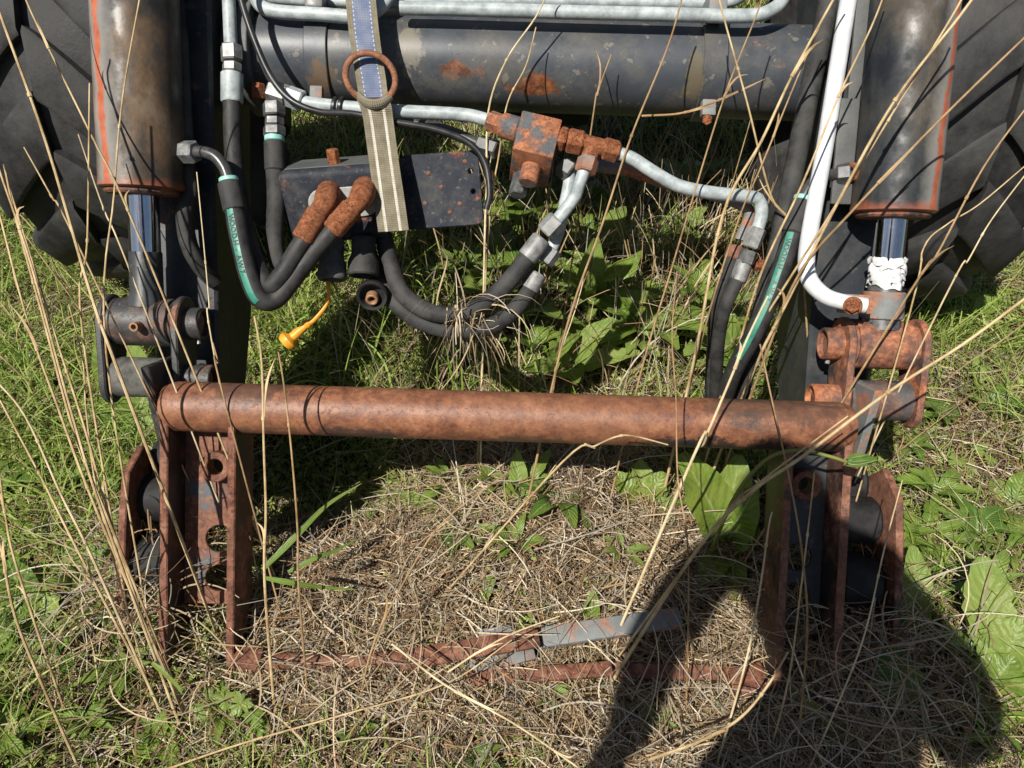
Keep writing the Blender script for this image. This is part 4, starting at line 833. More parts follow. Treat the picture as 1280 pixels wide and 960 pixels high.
    plant('weed', 'lobed weed in the shade at the foot of the shadowed right channel', 'plant', (895, 905), [(900, 875, .03, .03, {'kind': 'tooth'}), (880, 890, .02, .026, {'kind': 'tooth', 'mat': 'leaf_yellow'}), (920, 890, .02, .03, {'kind': 'tooth'}), (945, 880, .03, .026, {'kind': 'lance'})], group=gl)
    plant('weed', 'leaf rosette at the bottom edge left of the middle', 'plant', (205, 925), [(185, 900, .03, .03), (225, 905, .03, .03), (180, 940, .01, .03, {'mat': 'leaf_dark'}), (235, 935, .01, .03), (208, 895, .04, .028), (165, 955, .01, .03), (222, 962, .01, .03)], group=gl)
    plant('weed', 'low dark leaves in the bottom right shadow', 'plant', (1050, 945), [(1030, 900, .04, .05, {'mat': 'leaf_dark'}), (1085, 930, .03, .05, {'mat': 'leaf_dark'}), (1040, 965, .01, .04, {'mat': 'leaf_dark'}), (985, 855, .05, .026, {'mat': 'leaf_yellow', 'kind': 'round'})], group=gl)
    plant('weed', 'wide green leaf tuft above the cross tube by the middle', 'plant', (640, 475), [(610, 460, .03, .03, {'kind': 'round'}), (648, 462, .03, .03, {'kind': 'tooth', 'mat': 'leaf_pale'}), (625, 470, .02, .03), (540, 462, .02, .025, {'base': (535, 475), 'mat': 'leaf_pale'}), (500, 462, .02, .02, {'base': (490, 475), 'mat': 'leaf_dark'})], group=gl)
    plant('weed', 'fern like tuft in sun just behind the valve block', 'plant', (650, 275), [(620, 262, .04, .06, {'kind': 'tooth', 'mat': 'leaf_pale'}), (668, 250, .06, .06, {'kind': 'tooth', 'mat': 'leaf_pale'}), (690, 270, .03, .05, {'kind': 'tooth', 'mat': 'leaf_pale'}), (640, 250, .06, .05, {'kind': 'tooth'})], group=gl)
    # small buttercup-like plants with three-lobed leaves on stalks
    def buttercup(label, base, lv, mat='leaf_dock'):
        b = G(*base); T = thing('buttercup_plant', label, 'plant', b, 'buttercup plants')
        for (u, v, hg, r) in lv:
            c = G(u, v, hg); tube('stalk', [b, (b + c) / 2 + Vector((0, 0, .012)), c], .0013, 'stem_green', T, 5, 4)
            nrm = (Vector((random.uniform(-.3, .3), -.35 + random.uniform(-.2, .2), 1))).normalized(); ex = nrm.cross(Vector((0, 1, 0))).normalized(); ey = nrm.cross(ex)
            V = [c]; U = [(.5, 0)]; n = 44; ph = random.random() * 6
            for k in range(n):
                a = 2 * math.pi * k / n; lob = abs(math.cos(a * 1.5)) ** .5 * .62 + .22 + .13 * math.cos(a * 9) + .05 * math.cos(a * 21)
                rr = r * max(.16, lob); V.append(c + ex * math.cos(a + ph) * rr + ey * math.sin(a + ph) * rr + nrm * (.12 * rr * math.cos(3 * a) - .2 * rr)); U.append((.5 + .45 * math.cos(a), .5 + .45 * math.sin(a)))
            mesh_obj('leaf', V, [(0, k + 1, (k + 1) % n + 1) for k in range(n)], mat, T, uvs=U, sharp=180)
    buttercup('buttercup with lobed leaves in front of the left channel foot', (298, 915), [(280, 875, .05, .02), (300, 880, .06, .022), (318, 895, .05, .02), (322, 910, .03, .018), (262, 872, .05, .018), (252, 888, .04, .02)])
    buttercup('two pale lobed leaves at the edge of the dark hollow under the cross tube', (455, 665), [(438, 637, .05, .017), (461, 642, .05, .015), (462, 660, .03, .010)], 'leaf_pale')
    buttercup('small lobed plant inside the left channel foot', (262, 800), [(252, 800, .03, .014), (270, 790, .04, .015), (262, 775, .05, .012), (275, 806, .02, .012)], 'leaf_pale')
    buttercup('four small lobed leaves beside the heart shaped leaf', (668, 812), [(652, 780, .04, .014), (672, 790, .04, .014), (662, 772, .04, .011), (684, 800, .03, .012)])
    buttercup('lobed plant in front of the end of the rusty lock bar', (685, 850), [(678, 825, .03, .013), (690, 840, .02, .013), (672, 840, .02, .011)])
    buttercup('feathery sunlit plant in the gap under the valve block', (705, 265), [(690, 245, .06, .03), (720, 250, .05, .03), (740, 262, .04, .026), (760, 275, .03, .03), (700, 275, .02, .024)], 'leaf_pale')
    buttercup('lobed weeds at the right edge of the picture', (1185, 600), [(1195, 575, .04, .022), (1215, 585, .03, .02), (1225, 560, .04, .022), (1170, 600, .02, .018), (1240, 575, .03, .02)], 'leaf_pale')
    buttercup('lobed weed left of the cross tube end', (150, 620), [(140, 600, .04, .022), (165, 590, .05, .02), (150, 575, .05, .018), (170, 615, .02, .018)], 'leaf_pale')
    # dandelion bud on a bent stem
    T = thing('dandelion', 'dandelion bud on a bowed green stem across the right channel', 'flower', G(885, 700))
    P = [G(885, 700), PD(915, 628, 1.19), PD(955, 577, 1.155), PD(995, 563, 1.14), PD(1035, 570, 1.135), PD(1060, 578, 1.135)]
    tube('stem', P, [.0035, .0034, .0032, .003, .0027, .0025], 'stem_green', T, 8)
    a = PD(1058, 578, 1.135); b = PD(1096, 574, 1.13); L = (b - a).length
    bud = lathe('bud', [(0, 0), (.005, .001), (.0085, L * .2), (.0085, L * .45), (.006, L * .8), (.003, L)], a, b - a, 'leaf_dark', T, 12)
    for k in range(6):
        t = k / 6 * 6.28; d = (UP * math.sin(t) + FW * math.cos(t)); add_leaf(T, a + d * .006, a.lerp(b, .75) + d * .009, .008, 'leaf_dark', kind='lance', n=6)
    # broad grass blades
    for lab, pts, w in (('long green grass blade slanting up right from beside the left channel', ((328, 712), (372, 668), (408, 632), (452, 604)), .011),
                        ('green grass blade lying level beside the left channel', ((330, 722), (370, 729), (405, 734), (446, 737)), .010),
                        ('short green grass blade in front of the left channel foot', ((190, 828), (205, 840), (222, 858), (228, 868)), .009),
                        ('dark green grass blade reaching over the dry grass', ((360, 715), (395, 697), (420, 688), (446, 674)), .009)):
        D = [1.19, 1.2, 1.22, 1.24] if pts[0][1] < 800 else [1.14] * 4
        P = [PD(u, v, d) for (u, v), d in zip(pts, D)]; T = thing('grass_blade', lab, 'grass blade', P[0], 'single broad grass blades')
        path, ts = catmull(P, 6); V, Fc, U = [], [], []
        for i, p in enumerate(path):
            t = i / (len(path) - 1); tt = (path[min(i + 1, len(path) - 1)] - path[max(i - 1, 0)]).normalized(); s = tt.cross(-FW).normalized(); ww = w * (1 - t) ** .6 * (.5 + .5 * min(1, t * 5)) / 2 + .0003
            for q in (-1, 0, 1): V.append(p + s * (q * ww) - FW * (abs(q) * ww * .3)); U.append((.5 + q / 2, t))
        for i in range(len(path) - 1):
            for j in (0, 1): Fc.append((i * 3 + j, i * 3 + j + 1, i * 3 + 4 + j, i * 3 + 3 + j))
        mesh_obj('blade', V, Fc, 'leaf_dock', T, uvs=U, sharp=180)
build_plants()
ONES = ['', 'first', 'second', 'third', 'fourth', 'fifth', 'sixth', 'seventh', 'eighth', 'ninth', 'tenth', 'eleventh', 'twelfth', 'thirteenth', 'fourteenth', 'fifteenth', 'sixteenth', 'seventeenth', 'eighteenth', 'nineteenth']
def nth(i):
    if i < 20: return ONES[i]
    t = {2: 'twent', 3: 'thirt', 4: 'fort'}[i // 10]; return t + 'ieth' if i % 10 == 0 else t + 'y-' + ONES[i % 10]
def build_rosettes():
    desc = ('toothed green', 'broad pale', 'narrow green', 'toothed pale', 'broad dark'); made = {}
    protos = []
    for k, (mat, kd) in enumerate((('leaf_dock', 'tooth'), ('leaf_pale', 'dock'), ('leaf_dock', 'lance'), ('leaf_pale', 'tooth'), ('leaf_dark', 'dock'))):
        T = thing('leaf_rosette', 'x', 'plant'); n = 7
        for i in range(n):
            a = 6.283 * i / n + random.uniform(-.3, .3); L = random.uniform(.045, .10); h = random.uniform(.012, .06); tip = Vector((math.cos(a) * L, math.sin(a) * L, h))
            V, Fc, U = leaf_mesh(Vector((0, 0, .004)), tip, L * random.uniform(.30, .46), kind=kd, sag=.18, n=9); mesh_obj('leaf', V, Fc, mat, T, uvs=U, sharp=180)
        protos.append(T)
    zones = (('rosette in turf right of the hitch', 'rosettes right of the hitch', 22, lambda: (random.uniform(1090, 1275), random.uniform(430, 940))),
             ('rosette behind the cross tube', 'rosettes behind the cross tube', 44, lambda: (random.uniform(560, 960), random.uniform(250, 470))),
             ('rosette in turf left of the hitch', 'rosettes left of the hitch', 16, lambda: (random.uniform(0, 180), random.uniform(560, 950))),
             ('rosette in front of the lower bars', 'rosettes in front of the lower bars', 7, lambda: (random.uniform(180, 960), random.uniform(870, 955))),
             ('rosette in straw under the cross tube', 'rosettes under the cross tube', 8, lambda: (random.uniform(560, 940), random.uniform(580, 720))))
    used = set()
    for lab, grp, n, pos in zones:
        for i in range(n):
            k = random.randrange(len(protos)); src = protos[k]; b = G(*pos()); sc = random.uniform(.6, 1.2) * (1.7 if 'behind' in lab else .6 if 'front' in lab else .85)
            if k in used:
                T = src.copy(); COL.objects.link(T)
                for ch in src.children:
                    c = ch.copy(); COL.objects.link(c); c.parent = T
            else: T = src; used.add(k)
            T.location = b + Vector((0, 0, .05 if 'behind' in lab else .012)); T.rotation_euler = (random.uniform(-.25, .15), random.uniform(-.2, .2), random.uniform(0, 6.28)); T.scale = (sc, sc, sc); tag(T, lab, 'plant', grp); made.setdefault((lab, k), []).append(T)
    for (lab, k), ts in made.items():
        for i, T in enumerate(sorted(ts, key=lambda o: o.location.y)): T['label'] = desc[k] + ' leaf ' + lab + ', ' + nth(i + 1) + ' nearest of its kind there'
    for k, T in enumerate(protos):
        if k not in used:
            for c in list(T.children): bpy.data.objects.remove(c)
            bpy.data.objects.remove(T)
build_rosettes()
# ---------------------------------------------------------------- dry stalks, each one a thing
def stalk(label, pts, r=.0022, group='tall dry stalks', node=True, tip=.6, ground=True):
    """pts: (u, v, depth) from base to tip; the base is carried down to the soil"""
    P = [PD(*p) for p in pts]; r *= .82
    if ground:
        d = (P[0] - P[1]).normalized(); d = (d + Vector((0, 0, -.9))).normalized(); z0 = float(gz(P[0].x, P[0].y))
        if P[0].z > z0 + .01: P = [P[0] + d * ((P[0].z - z0 + .01) / -d.z)] + P
    n = len(P)
    T = thing('dry_stalk', label, 'stalk', P[0], group)
    sm = random.choice(('bark_straw', 'bark_straw', 'bark_pale', 'bark_brown'))
    P = [p + (Vector((random.uniform(-1, 1), random.uniform(-.5, .5), 0)) * .004 if 0 < i < n - 1 else Vector()) for i, p in enumerate(P)]
    st = tube('stem', P, [r * (1 - (1 - tip) * i / (n - 1)) for i in range(n)], sm, T, 7, 6)
    if node:
        for s in (.33, .68):
            path, ts = catmull(P, 6); i = int(s * (len(path) - 1)); d = (path[i + 1] - path[i]).normalized()
            rod('node', path[i] - d * .003, path[i] + d * .003, r * 1.2, sm, T, 8, r * .3)
            if r >= .0016 and random.random() < .5:      # a withered leaf leaving the joint
                sd = Vector((random.uniform(-1, 1), random.uniform(-.6, .6), random.uniform(-.2, .6))).normalized(); L = random.uniform(.02, .06); q = path[i]; LP = [q, q + (d * 1.0 + sd * .12) * L * .4, q + (d * 1.0 + sd * .3) * L * .8, q + (d * .9 + sd * .5) * L * 1.1]
                tube('dry_leaf', LP, [r * 1.15, r * 1.1, r * .8, r * .15], sm, T, 6, 4, flat=.22)
    return T
def build_stalks():
    S = stalk
    S('thickest dry stalk crossing the left tyre from the top left corner', [(150, 470, 1.10), (112, 365, 1.08), (58, 180, 1.05), (0, 12, 1.02), (-14, -40, 1.0)], .0032)
    S('dry stalk from the top edge down to the left piston rod', [(178, 310, 1.13), (110, 165, 1.11), (42, 15, 1.09), (20, -40, 1.08)], .0022)
    S('thin stalk standing left of the left barrel, top at mid height', [(104, 420, 1.13), (107, 300, 1.12), (112, 104, 1.10)], .0022)
    S('thin stalk crossing the front of the left barrel to the top edge', [(136, 440, 1.12), (142, 240, 1.11), (156, 120, 1.10), (176, -10, 1.09)], .002)
    S('short slanting stalk ending on the left tyre', [(102, 318, 1.14), (62, 245, 1.13), (30, 184, 1.12)], .0019)
    S('slanting stalk in front of the left piston rod', [(168, 350, 1.15), (132, 262, 1.14), (98, 168, 1.12)], .0019)
    for i, (p, lab) in enumerate(((((128, 650), (88, 520), (36, 330), (0, 215), (-20, 150)), 'foremost straw of the left edge bundle'), (((122, 640), (70, 505), (30, 400), (-5, 250)), 'second straw of the left edge bundle'),
                                  (((135, 655), (95, 545), (52, 400), (20, 270), (5, 205)), 'straw of the left edge bundle with its top at the tyre'), (((140, 660), (110, 540), (70, 420), (12, 235)), 'inner straw of the left edge bundle'),
                                  (((112, 700), (78, 620), (30, 520), (-10, 470)), 'low straw of the left edge bundle'), (((100, 690), (50, 590), (0, 500)), 'lowest leaning straw of the left edge bundle'))):
        S(lab, [(u, v, 1.06 - .01 * k + .01 * i) for k, (u, v) in enumerate(p)], .0026, 'bundle of straws at the left edge')
    S('straw from the left edge down past the dark weed', [(52, 862, 1.06), (22, 770, 1.02), (0, 690, .99), (-12, 640, .98)], .0028)
    S('short straw at the left edge above the dark weed', [(22, 720, 1.08), (8, 640, 1.06), (-4, 560, 1.04)], .0024)
    S('thin straw curving before the left channel', [(128, 640, 1.13), (112, 520, 1.12), (100, 450, 1.11), (86, 380, 1.10)], .0018)
    S('dry stalk against the dark left boom', [(268, 430, 1.22), (262, 380, 1.22), (254, 300, 1.21), (246, 215, 1.20)], .0017)
    S('stub of straw standing on the left end of the cross tube', [(278, 478, 1.19), (272, 452, 1.19), (266, 428, 1.19)], .002, ground=True)
    S('left of two dry stalks before the cross tube', [(328, 730, 1.13), (330, 640, 1.125), (332, 560, 1.12), (324, 450, 1.11), (318, 395, 1.105)], .0028)
    S('right of two dry stalks before the cross tube', [(372, 735, 1.16), (372, 660, 1.15), (364, 560, 1.14), (354, 480, 1.13), (348, 440, 1.125)], .0024)
    S('dry stalk before the cross pipe leaning to the top edge, left of two', [(606, 300, 1.34), (608, 240, 1.33), (612, 140, 1.31), (634, 75, 1.29), (672, 22, 1.27), (690, -20, 1.26)], .0025)
    S('dry stalk before the cross pipe leaning to the top edge, right of two', [(612, 300, 1.35), (622, 190, 1.32), (636, 128, 1.30), (655, 82, 1.29), (670, 34, 1.28)], .002)
    S('longest dry stalk from the top edge to the cross tube, right of the valve', [(690, 480, 1.32), (720, 380, 1.31), (755, 280, 1.29), (790, 170, 1.26), (832, 60, 1.23), (856, -15, 1.21)], .0028)
    S('short broken stalk standing before the cross pipe', [(738, 172, 1.33), (748, 120, 1.31), (764, 68, 1.30)], .002)
    S('dry stalk from the top edge to the right steel line', [(1000, 330, 1.31), (965, 245, 1.26), (932, 130, 1.21), (902, 5, 1.17), (895, -30, 1.16)], .0024)
    S('pale stalk leaning right across the right steel line', [(800, 470, 1.34), (838, 340, 1.29), (868, 250, 1.25), (905, 120, 1.21), (945, 20, 1.19), (958, -20, 1.18)], .0022)
    S('thick double straw leaning past the right black hose', [(868, 440, 1.36), (905, 270, 1.27), (950, 175, 1.22), (988, 95, 1.19), (1042, 5, 1.17), (1060, -30, 1.16)], .0034)
    S('thinner partner of the double straw by the right hose', [(880, 420, 1.36), (920, 280, 1.27), (950, 205, 1.24), (1000, 95, 1.20), (1030, 20, 1.19)], .0022)
    S('reddish stalk from the white tube down to the right hose', [(920, 450, 1.34), (955, 340, 1.25), (1000, 230, 1.19), (1048, 120, 1.165), (1088, 35, 1.15), (1110, -20, 1.14)], .0026)
    S('long straw crossing the right barrel to the top edge, upper one', [(912, 470, 1.33), (950, 410, 1.27), (1030, 280, 1.16), (1110, 150, 1.10), (1190, 20, 1.06), (1210, -20, 1.05)], .0027)
    S('long thick straw crossing the right barrel to the top edge, middle one', [(938, 470, 1.31), (975, 395, 1.23), (1050, 245, 1.12), (1118, 125, 1.08), (1200, 20, 1.05), (1228, -20, 1.04)], .0034)
    S('long straw crossing the right barrel to the right edge, lower one', [(955, 450, 1.29), (1000, 345, 1.18), (1062, 265, 1.11), (1180, 145, 1.07), (1290, 38, 1.03)], .0030)
    S('thin dry stalk over the right tyre ending at the tape', [(1130, 372, 1.18), (1170, 320, 1.16), (1232, 210, 1.12), (1290, 125, 1.09)], .0024)
    S('brown kinked stalk over the lower right tyre', [(1140, 390, 1.22), (1155, 310, 1.21), (1185, 280, 1.20), (1225, 255, 1.18), (1290, 200, 1.15)], .0018)
    S('thin stalk over the bottom of the right tyre', [(1182, 375, 1.20), (1208, 325, 1.18), (1240, 275, 1.16), (1292, 205, 1.13)], .0018)
    S('thick straw from the right edge across the cross tube end', [(870, 690, 1.13), (940, 615, 1.10), (1005, 572, 1.08), (1110, 490, 1.05), (1200, 430, 1.02), (1292, 365, .99)], .0036)
    S('thin partner straw under the thick one across the cross tube end', [(900, 650, 1.14), (950, 606, 1.12), (1000, 566, 1.10), (1060, 520, 1.08)], .0022)
    S('thin straw hanging straight across the cross tube, right half', [(860, 700, 1.15), (846, 600, 1.14), (842, 500, 1.13), (838, 420, 1.12), (846, 340, 1.11)], .0017)
    S('straw crossing the cross tube to the right channel', [(1010, 800, 1.13), (1000, 700, 1.125), (988, 610, 1.12), (966, 500, 1.10), (950, 430, 1.09)], .0022)
    S('two jointed straw leaning on the cross tube', [(868, 570, 1.17), (885, 540, 1.165), (912, 480, 1.15), (935, 420, 1.14), (960, 370, 1.13)], .003)
    S('bent dry stem lying over the lower edge of the cross tube', [(700, 578, 1.18), (740, 558, 1.17), (768, 545, 1.165), (790, 545, 1.165), (835, 556, 1.17)], .0022)
    S('pale straw leaning before the shadowed right channel', [(930, 830, 1.12), (948, 740, 1.11), (962, 660, 1.10), (965, 640, 1.10)], .0022)
    S('straw in shade inside the right channel', [(985, 850, 1.16), (1000, 740, 1.15), (1010, 640, 1.14), (1018, 590, 1.13)], .002)
    S('straw leaning beside the right channel foot', [(1060, 850, 1.12), (1085, 780, 1.11), (1108, 690, 1.10), (1128, 600, 1.09)], .0018)
    S('long straw lying across the lower left corner', [(190, 968, 1.10), (300, 930, 1.11), (430, 893, 1.12), (560, 855, 1.14), (640, 800, 1.16)], .002, 'fallen straws', ground=False)
    S('long straw lying across the bottom middle', [(490, 805, 1.17), (560, 855, 1.13), (640, 905, 1.10), (720, 955, 1.08), (760, 985, 1.07)], .0022, 'fallen straws', ground=False)
    S('thick bent straw lying at the bottom right of the middle', [(810, 950, 1.07), (880, 925, 1.09), (930, 895, 1.10), (960, 855, 1.11), (985, 815, 1.13)], .003, 'fallen straws', ground=False)
    S('pale fallen straw before the lower rusty rail', [(560, 840, 1.16), (600, 812, 1.165), (640, 790, 1.17), (700, 770, 1.18)], .002, 'fallen straws', ground=False)
    S('pale straw sticking up from the dry mat under the cross tube', [(470, 800, 1.19), (520, 700, 1.19), (560, 650, 1.19), (635, 590, 1.20)], .0022, 'fallen straws')
    S('kinked pale twig lying on the right end of the cross pipe', [(802, 145, 1.30), (850, 142, 1.29), (885, 130, 1.28), (905, 122, 1.275), (928, 113, 1.27)], .0024, 'fallen straws', ground=False)
    # a thin stand of straws rising behind the hitch, in front of the dark underside
    stand = []
    for i in range(34):
        u = random.choice((random.uniform(690, 960), random.uniform(780, 1010), random.uniform(540, 700))); v = random.uniform(255, 430)
        b = G(u, v); h = random.uniform(.16, .5); dx = random.uniform(-.12, .16); dy = random.uniform(-.06, .12)
        P = [b, b + Vector((dx * .3, dy * .3, h * .45)), b + Vector((dx, dy, h))]
        T = thing('dry_stalk', 'thin straw of the loose stand between hitch and tractor', 'stalk', b, 'straws between hitch and tractor')
        tube('stem', P, [.0022, .0019, .0012], 'bark_straw', T, 6, 4); stand.append(T)
    for i, T in enumerate(sorted(stand, key=lambda o: o.location.x / o.location.y)): T['label'] = 'thin straw of the loose stand between hitch and tractor, ' + nth(i + 1) + ' from the left'
    stand = []
    for i in range(16):
        u = random.uniform(0, 130); v = random.uniform(300, 560); b = G(u, v); h = random.uniform(.15, .38)
        P = [b, b + Vector((-.03, -.02, h * .5)), b + Vector((random.uniform(-.14, .02), random.uniform(-.1, .05), h))]
        T = thing('dry_stalk', 'thin straw growing below the left tyre', 'stalk', b, 'straws below the left tyre')
        tube('stem', P, [.002, .0018, .0012], 'bark_straw', T, 6, 4); stand.append(T)
    for i, T in enumerate(sorted(stand, key=lambda o: o.location.x / o.location.y)): T['label'] = 'thin straw growing below the left tyre, ' + nth(i + 1) + ' from the left'
build_stalks()
# ---------------------------------------------------------------- uncountable ground growth
def blades_mesh(name, base, az, L, w, e0, e1, seg, colr, mat, label, cat, twist=None, taper=1.0):
    N = len(az); V = np.zeros((N, seg + 1, 2, 3)); p = base.copy(); azc = az.copy(); dl = L / seg
    daz = (RNG.normal(0, .35, N) if twist is None else twist)
    roll = RNG.uniform(-.9, .9, N)
    for i in range(seg + 1):
        t = i / seg; el = e0 + (e1 - e0) * t; dx = np.cos(el) * np.cos(azc); dy = np.cos(el) * np.sin(azc); dz = np.sin(el)
        sx, sy, sz = -np.sin(azc), np.cos(azc), np.zeros(N)
        ux, uy, uz = -np.sin(el) * np.cos(azc), -np.sin(el) * np.sin(azc), np.cos(el)
        cr, sr = np.cos(roll), np.sin(roll); wx, wy, wz = sx * cr + ux * sr, sy * cr + uy * sr, sz * cr + uz * sr
        ww = w * (1 - taper * t ** 1.6) * .5 + .0002
        V[:, i, 0] = p - np.stack([wx, wy, wz], -1) * ww[:, None]; V[:, i, 1] = p + np.stack([wx, wy, wz], -1) * ww[:, None]
        p = p + np.stack([dx, dy, dz], -1) * dl[:, None]; azc = azc + daz * (1.0 / seg) * 2
    nv = (seg + 1) * 2
    idx = np.arange(N)[:, None, None] * nv + np.arange(seg)[None, :, None] * 2 + np.array([0, 1, 3, 2])[None, None, :]
    me = bpy.data.meshes.new(name); nf = N * seg
    me.vertices.add(N * nv); me.vertices.foreach_set('co', V.reshape(-1).astype(np.float32))
    me.loops.add(nf * 4); me.loops.foreach_set('vertex_index', idx.reshape(-1).astype(np.int32))
    me.polygons.add(nf); me.polygons.foreach_set('loop_start', np.arange(0, nf * 4, 4, dtype=np.int32)); me.polygons.foreach_set('loop_total', np.full(nf, 4, dtype=np.int32))
    me.update(); me.validate()
    at = me.color_attributes.new('Col', 'FLOAT_COLOR', 'POINT')
    c4 = np.ones((N, nv, 4), dtype=np.float32); c4[:, :, :3] = colr[:, None, :]
    at.data.foreach_set('color', c4.reshape(-1)); me.materials.append(MAT[mat])
    me.polygons.foreach_set('use_smooth', np.ones(nf, dtype=bool))
    o = link(name, me); tag(o, label, cat, kind='stuff'); return o
def in_view(x, y, z=0, m=60):
    q = np.stack([x, y, np.zeros_like(x) + z - H], -1); d = q @ np.array(FW); a = q @ np.array(RT) / d; b = q @ np.array(UP) / d
    u = 640 + F * (a * CR + b * SR); v = 480 - F * (-a * SR + b * CR)
    return (d > .1) & (u > -m) & (u < 1280 + m) & (v > -m) & (v < 960 + m * 2)
def scatter(n, dens, far=3.4):
    """random ground points in view, denser close to the lens, thinned by a density function"""
    out = []; tot = 0
    while tot < n:
        v = RNG.uniform(-20, 1010, n); u = RNG.uniform(-70, 1350, n)
        a = (u - 640) / F; b = -(v - 480) / F; x_ = a * CR - b * SR; y_ = a * SR + b * CR
        D = np.array(FW)[None] + x_[:, None] * np.array(RT)[None] + y_[:, None] * np.array(UP)[None]
        s = -H / np.minimum(D[:, 2], -.05); x = D[:, 0] * s; y = D[:, 1] * s
        w = np.clip(s ** 2 / 1.6, .3, 2.2)          # more blades per picture area far off
        k = (y < far + 2) & (RNG.uniform(0, 1, n) < dens(x, y) * w / 2.2)
        out.append(np.stack([x[k], y[k]], -1)); tot += k.sum()
    P = np.concatenate(out)[:n]; z = gz(P[:, 0], P[:, 1]); return np.concatenate([P, z[:, None]], 1)
def dry(x, y):
    """how much dead grass lies here, 0..1"""
    d = .47 + .5 * (vnoise(x, y, 3.1, 5) - .5) + .35 * (vnoise(x, y, 9, 6) - .5)
    d += .75 * ell(x, y, .05, .92, .62, .36) ** .5 + .45 * ell(x, y, .42, .70, .42, .3) ** .5
    d -= .08 * ell(x, y, -1.0, .9, .55, .7) ** .5 - .28 * ell(x, y, -.1, .58, .75, .16) ** .5
    d += .25 * ell(x, y, 1.35, 2.1, .5, .4) + .25 * ell(x, y, -.72, .8, .14, .25) ** .5
    d -= .7 * ell(x, y, -.31, 1.12, .24, .2)
    return np.clip(d, .05, 1)
def pick(pal, n, jit=.18):
    pal = np.array(pal) * (.88 if pal[0][0] > .4 else 1.0); c = pal[RNG.integers(0, len(pal), n)]; return np.clip(c * RNG.normal(1, jit, (n, 1)), .01, .9)
STRAW = [(.45, .34, .20), (.56, .45, .29), (.34, .24, .135), (.60, .52, .38), (.27, .165, .085), (.40, .35, .27), (.16, .10, .055), (.36, .22, .115), (.29, .25, .20), (.21, .13, .07)]
GREEN = [(.18, .26, .035), (.23, .33, .055), (.13, .20, .03), (.31, .37, .09), (.21, .30, .06), (.34, .36, .12)]
def build_growth():
    pi = math.pi; U = RNG.uniform
    # fine dead mat
    n = 120000; b = scatter(n, lambda x, y: dry(x, y) * (.25 + .75 * vnoise(x, y, 24, 21))); b[:, 2] += U(-.004, .024, n) * (.5 + dry(b[:, 0], b[:, 1])) + .05 * np.clip(vnoise(b[:, 0], b[:, 1], 24, 21) - .45, 0, 1) * dry(b[:, 0], b[:, 1])
    blades_mesh('dead_grass_mat', b, U(0, 2 * pi, n), U(.014, .07, n), U(.0007, .0021, n), U(-.3, .4, n), U(-.5, .25, n), 2, pick(STRAW, n, .25), 'straw_blade', 'matted short dead grass covering the soil', 'dead grass', RNG.normal(0, .5, n), .5)
    # long loose dead blades, curling
    n = 5200; b = scatter(n, lambda x, y: dry(x, y) ** 2); b[:, 2] += U(.0, .04, n)
    blades_mesh('loose_dry_blades', b, U(0, 2 * pi, n), U(.06, .26, n), U(.001, .0026, n), U(-.1, .6, n), U(-.7, .15, n), 8, pick(STRAW[:6], n, .2), 'straw_blade', 'long curling dry grass blades lying loose', 'dead grass', RNG.normal(0, .5, n), .7)
    # green turf
    n = 44000; b = scatter(n, lambda x, y: np.clip(1.12 - dry(x, y) * 1.15, .02, 1) * (.35 + .65 * vnoise(x, y, 6, 8)))
    far = np.clip((b[:, 1] - 1) * .25, 0, .5)
    blades_mesh('green_grass', b, U(0, 2 * pi, n), U(.02, .085, n) * (1 + far), U(.0016, .0034, n) * (1 + far), U(.7, 1.45, n), U(-.1, 1.0, n), 4, pick(GREEN, n, .2), 'blade', 'short green grass growing through the dead mat', 'grass')
    # longer grass at the sides
    n = 8200; b = scatter(n, lambda x, y: np.clip((np.abs(x) - .62) * 2.2 + .6 * (y > 1.35), 0, 1) * np.clip(1.2 - dry(x, y), 0, 1) * (vnoise(x, y, 4, 11) > .42))
    blades_mesh('long_green_grass', b, U(0, 2 * pi, n), U(.10, .24, n), U(.002, .0042, n), U(.7, 1.3, n), U(-.7, .6, n), 7, pick(GREEN, n, .15), 'blade', 'longer green grass blades bending at both sides', 'grass')
    # tiny round-leaved ground cover: short broad blades lying flat
    n = 42000; b = scatter(n, lambda x, y: np.clip(np.clip(vnoise(x, y, 5, 15) * 1.8 - .75, 0, 1) * np.clip(1.25 - dry(x, y), .05, 1) + .8 * ell(x, y, -.25, 1.75, .55, .45) ** .5 * (vnoise(x, y, 9, 31) > .35), 0, 1)); b[:, 2] += U(.004, .03, n)
    blades_mesh('ground_cover', b, U(0, 2 * pi, n), U(.008, .02, n), U(.006, .013, n), U(.0, .7, n), U(-.5, .2, n), 3, pick([(.24, .29, .06), (.31, .36, .10), (.18, .24, .045), (.38, .40, .13)], n, .15), 'blade', 'low small leaved weeds carpeting the turf', 'ground cover', None, 1.0)
    # dry drape hanging over the hitch feet
    n = 900; sel = U(0, 1, n) < .42
    x = np.where(sel, RNG.normal(-.64, .05, n), RNG.normal(.60, .10, n)); y = np.where(sel, RNG.normal(.80, .08, n), RNG.normal(.70, .08, n)); b = np.stack([x, y, gz(x, y) + U(.0, .10, n)], -1)
    blades_mesh('draped_dry_blades', b, U(0, 2 * pi, n), U(.08, .26, n), U(.0011, .0026, n), U(.1, 1.2, n), U(-1.2, .2, n), 10, pick(STRAW[:6], n, .2), 'straw_blade', 'dry grass draped around the feet of the hitch frame', 'dead grass', RNG.normal(0, .8, n), .6)
    n = 420; x = RNG.uniform(-.46, .12, n); x[:170] = RNG.normal(-.41, .05, 170); y = .70 + .05 * x + RNG.normal(0, .035, n); b = np.stack([x, y, gz(x, y) + U(.005, .055, n)], -1)
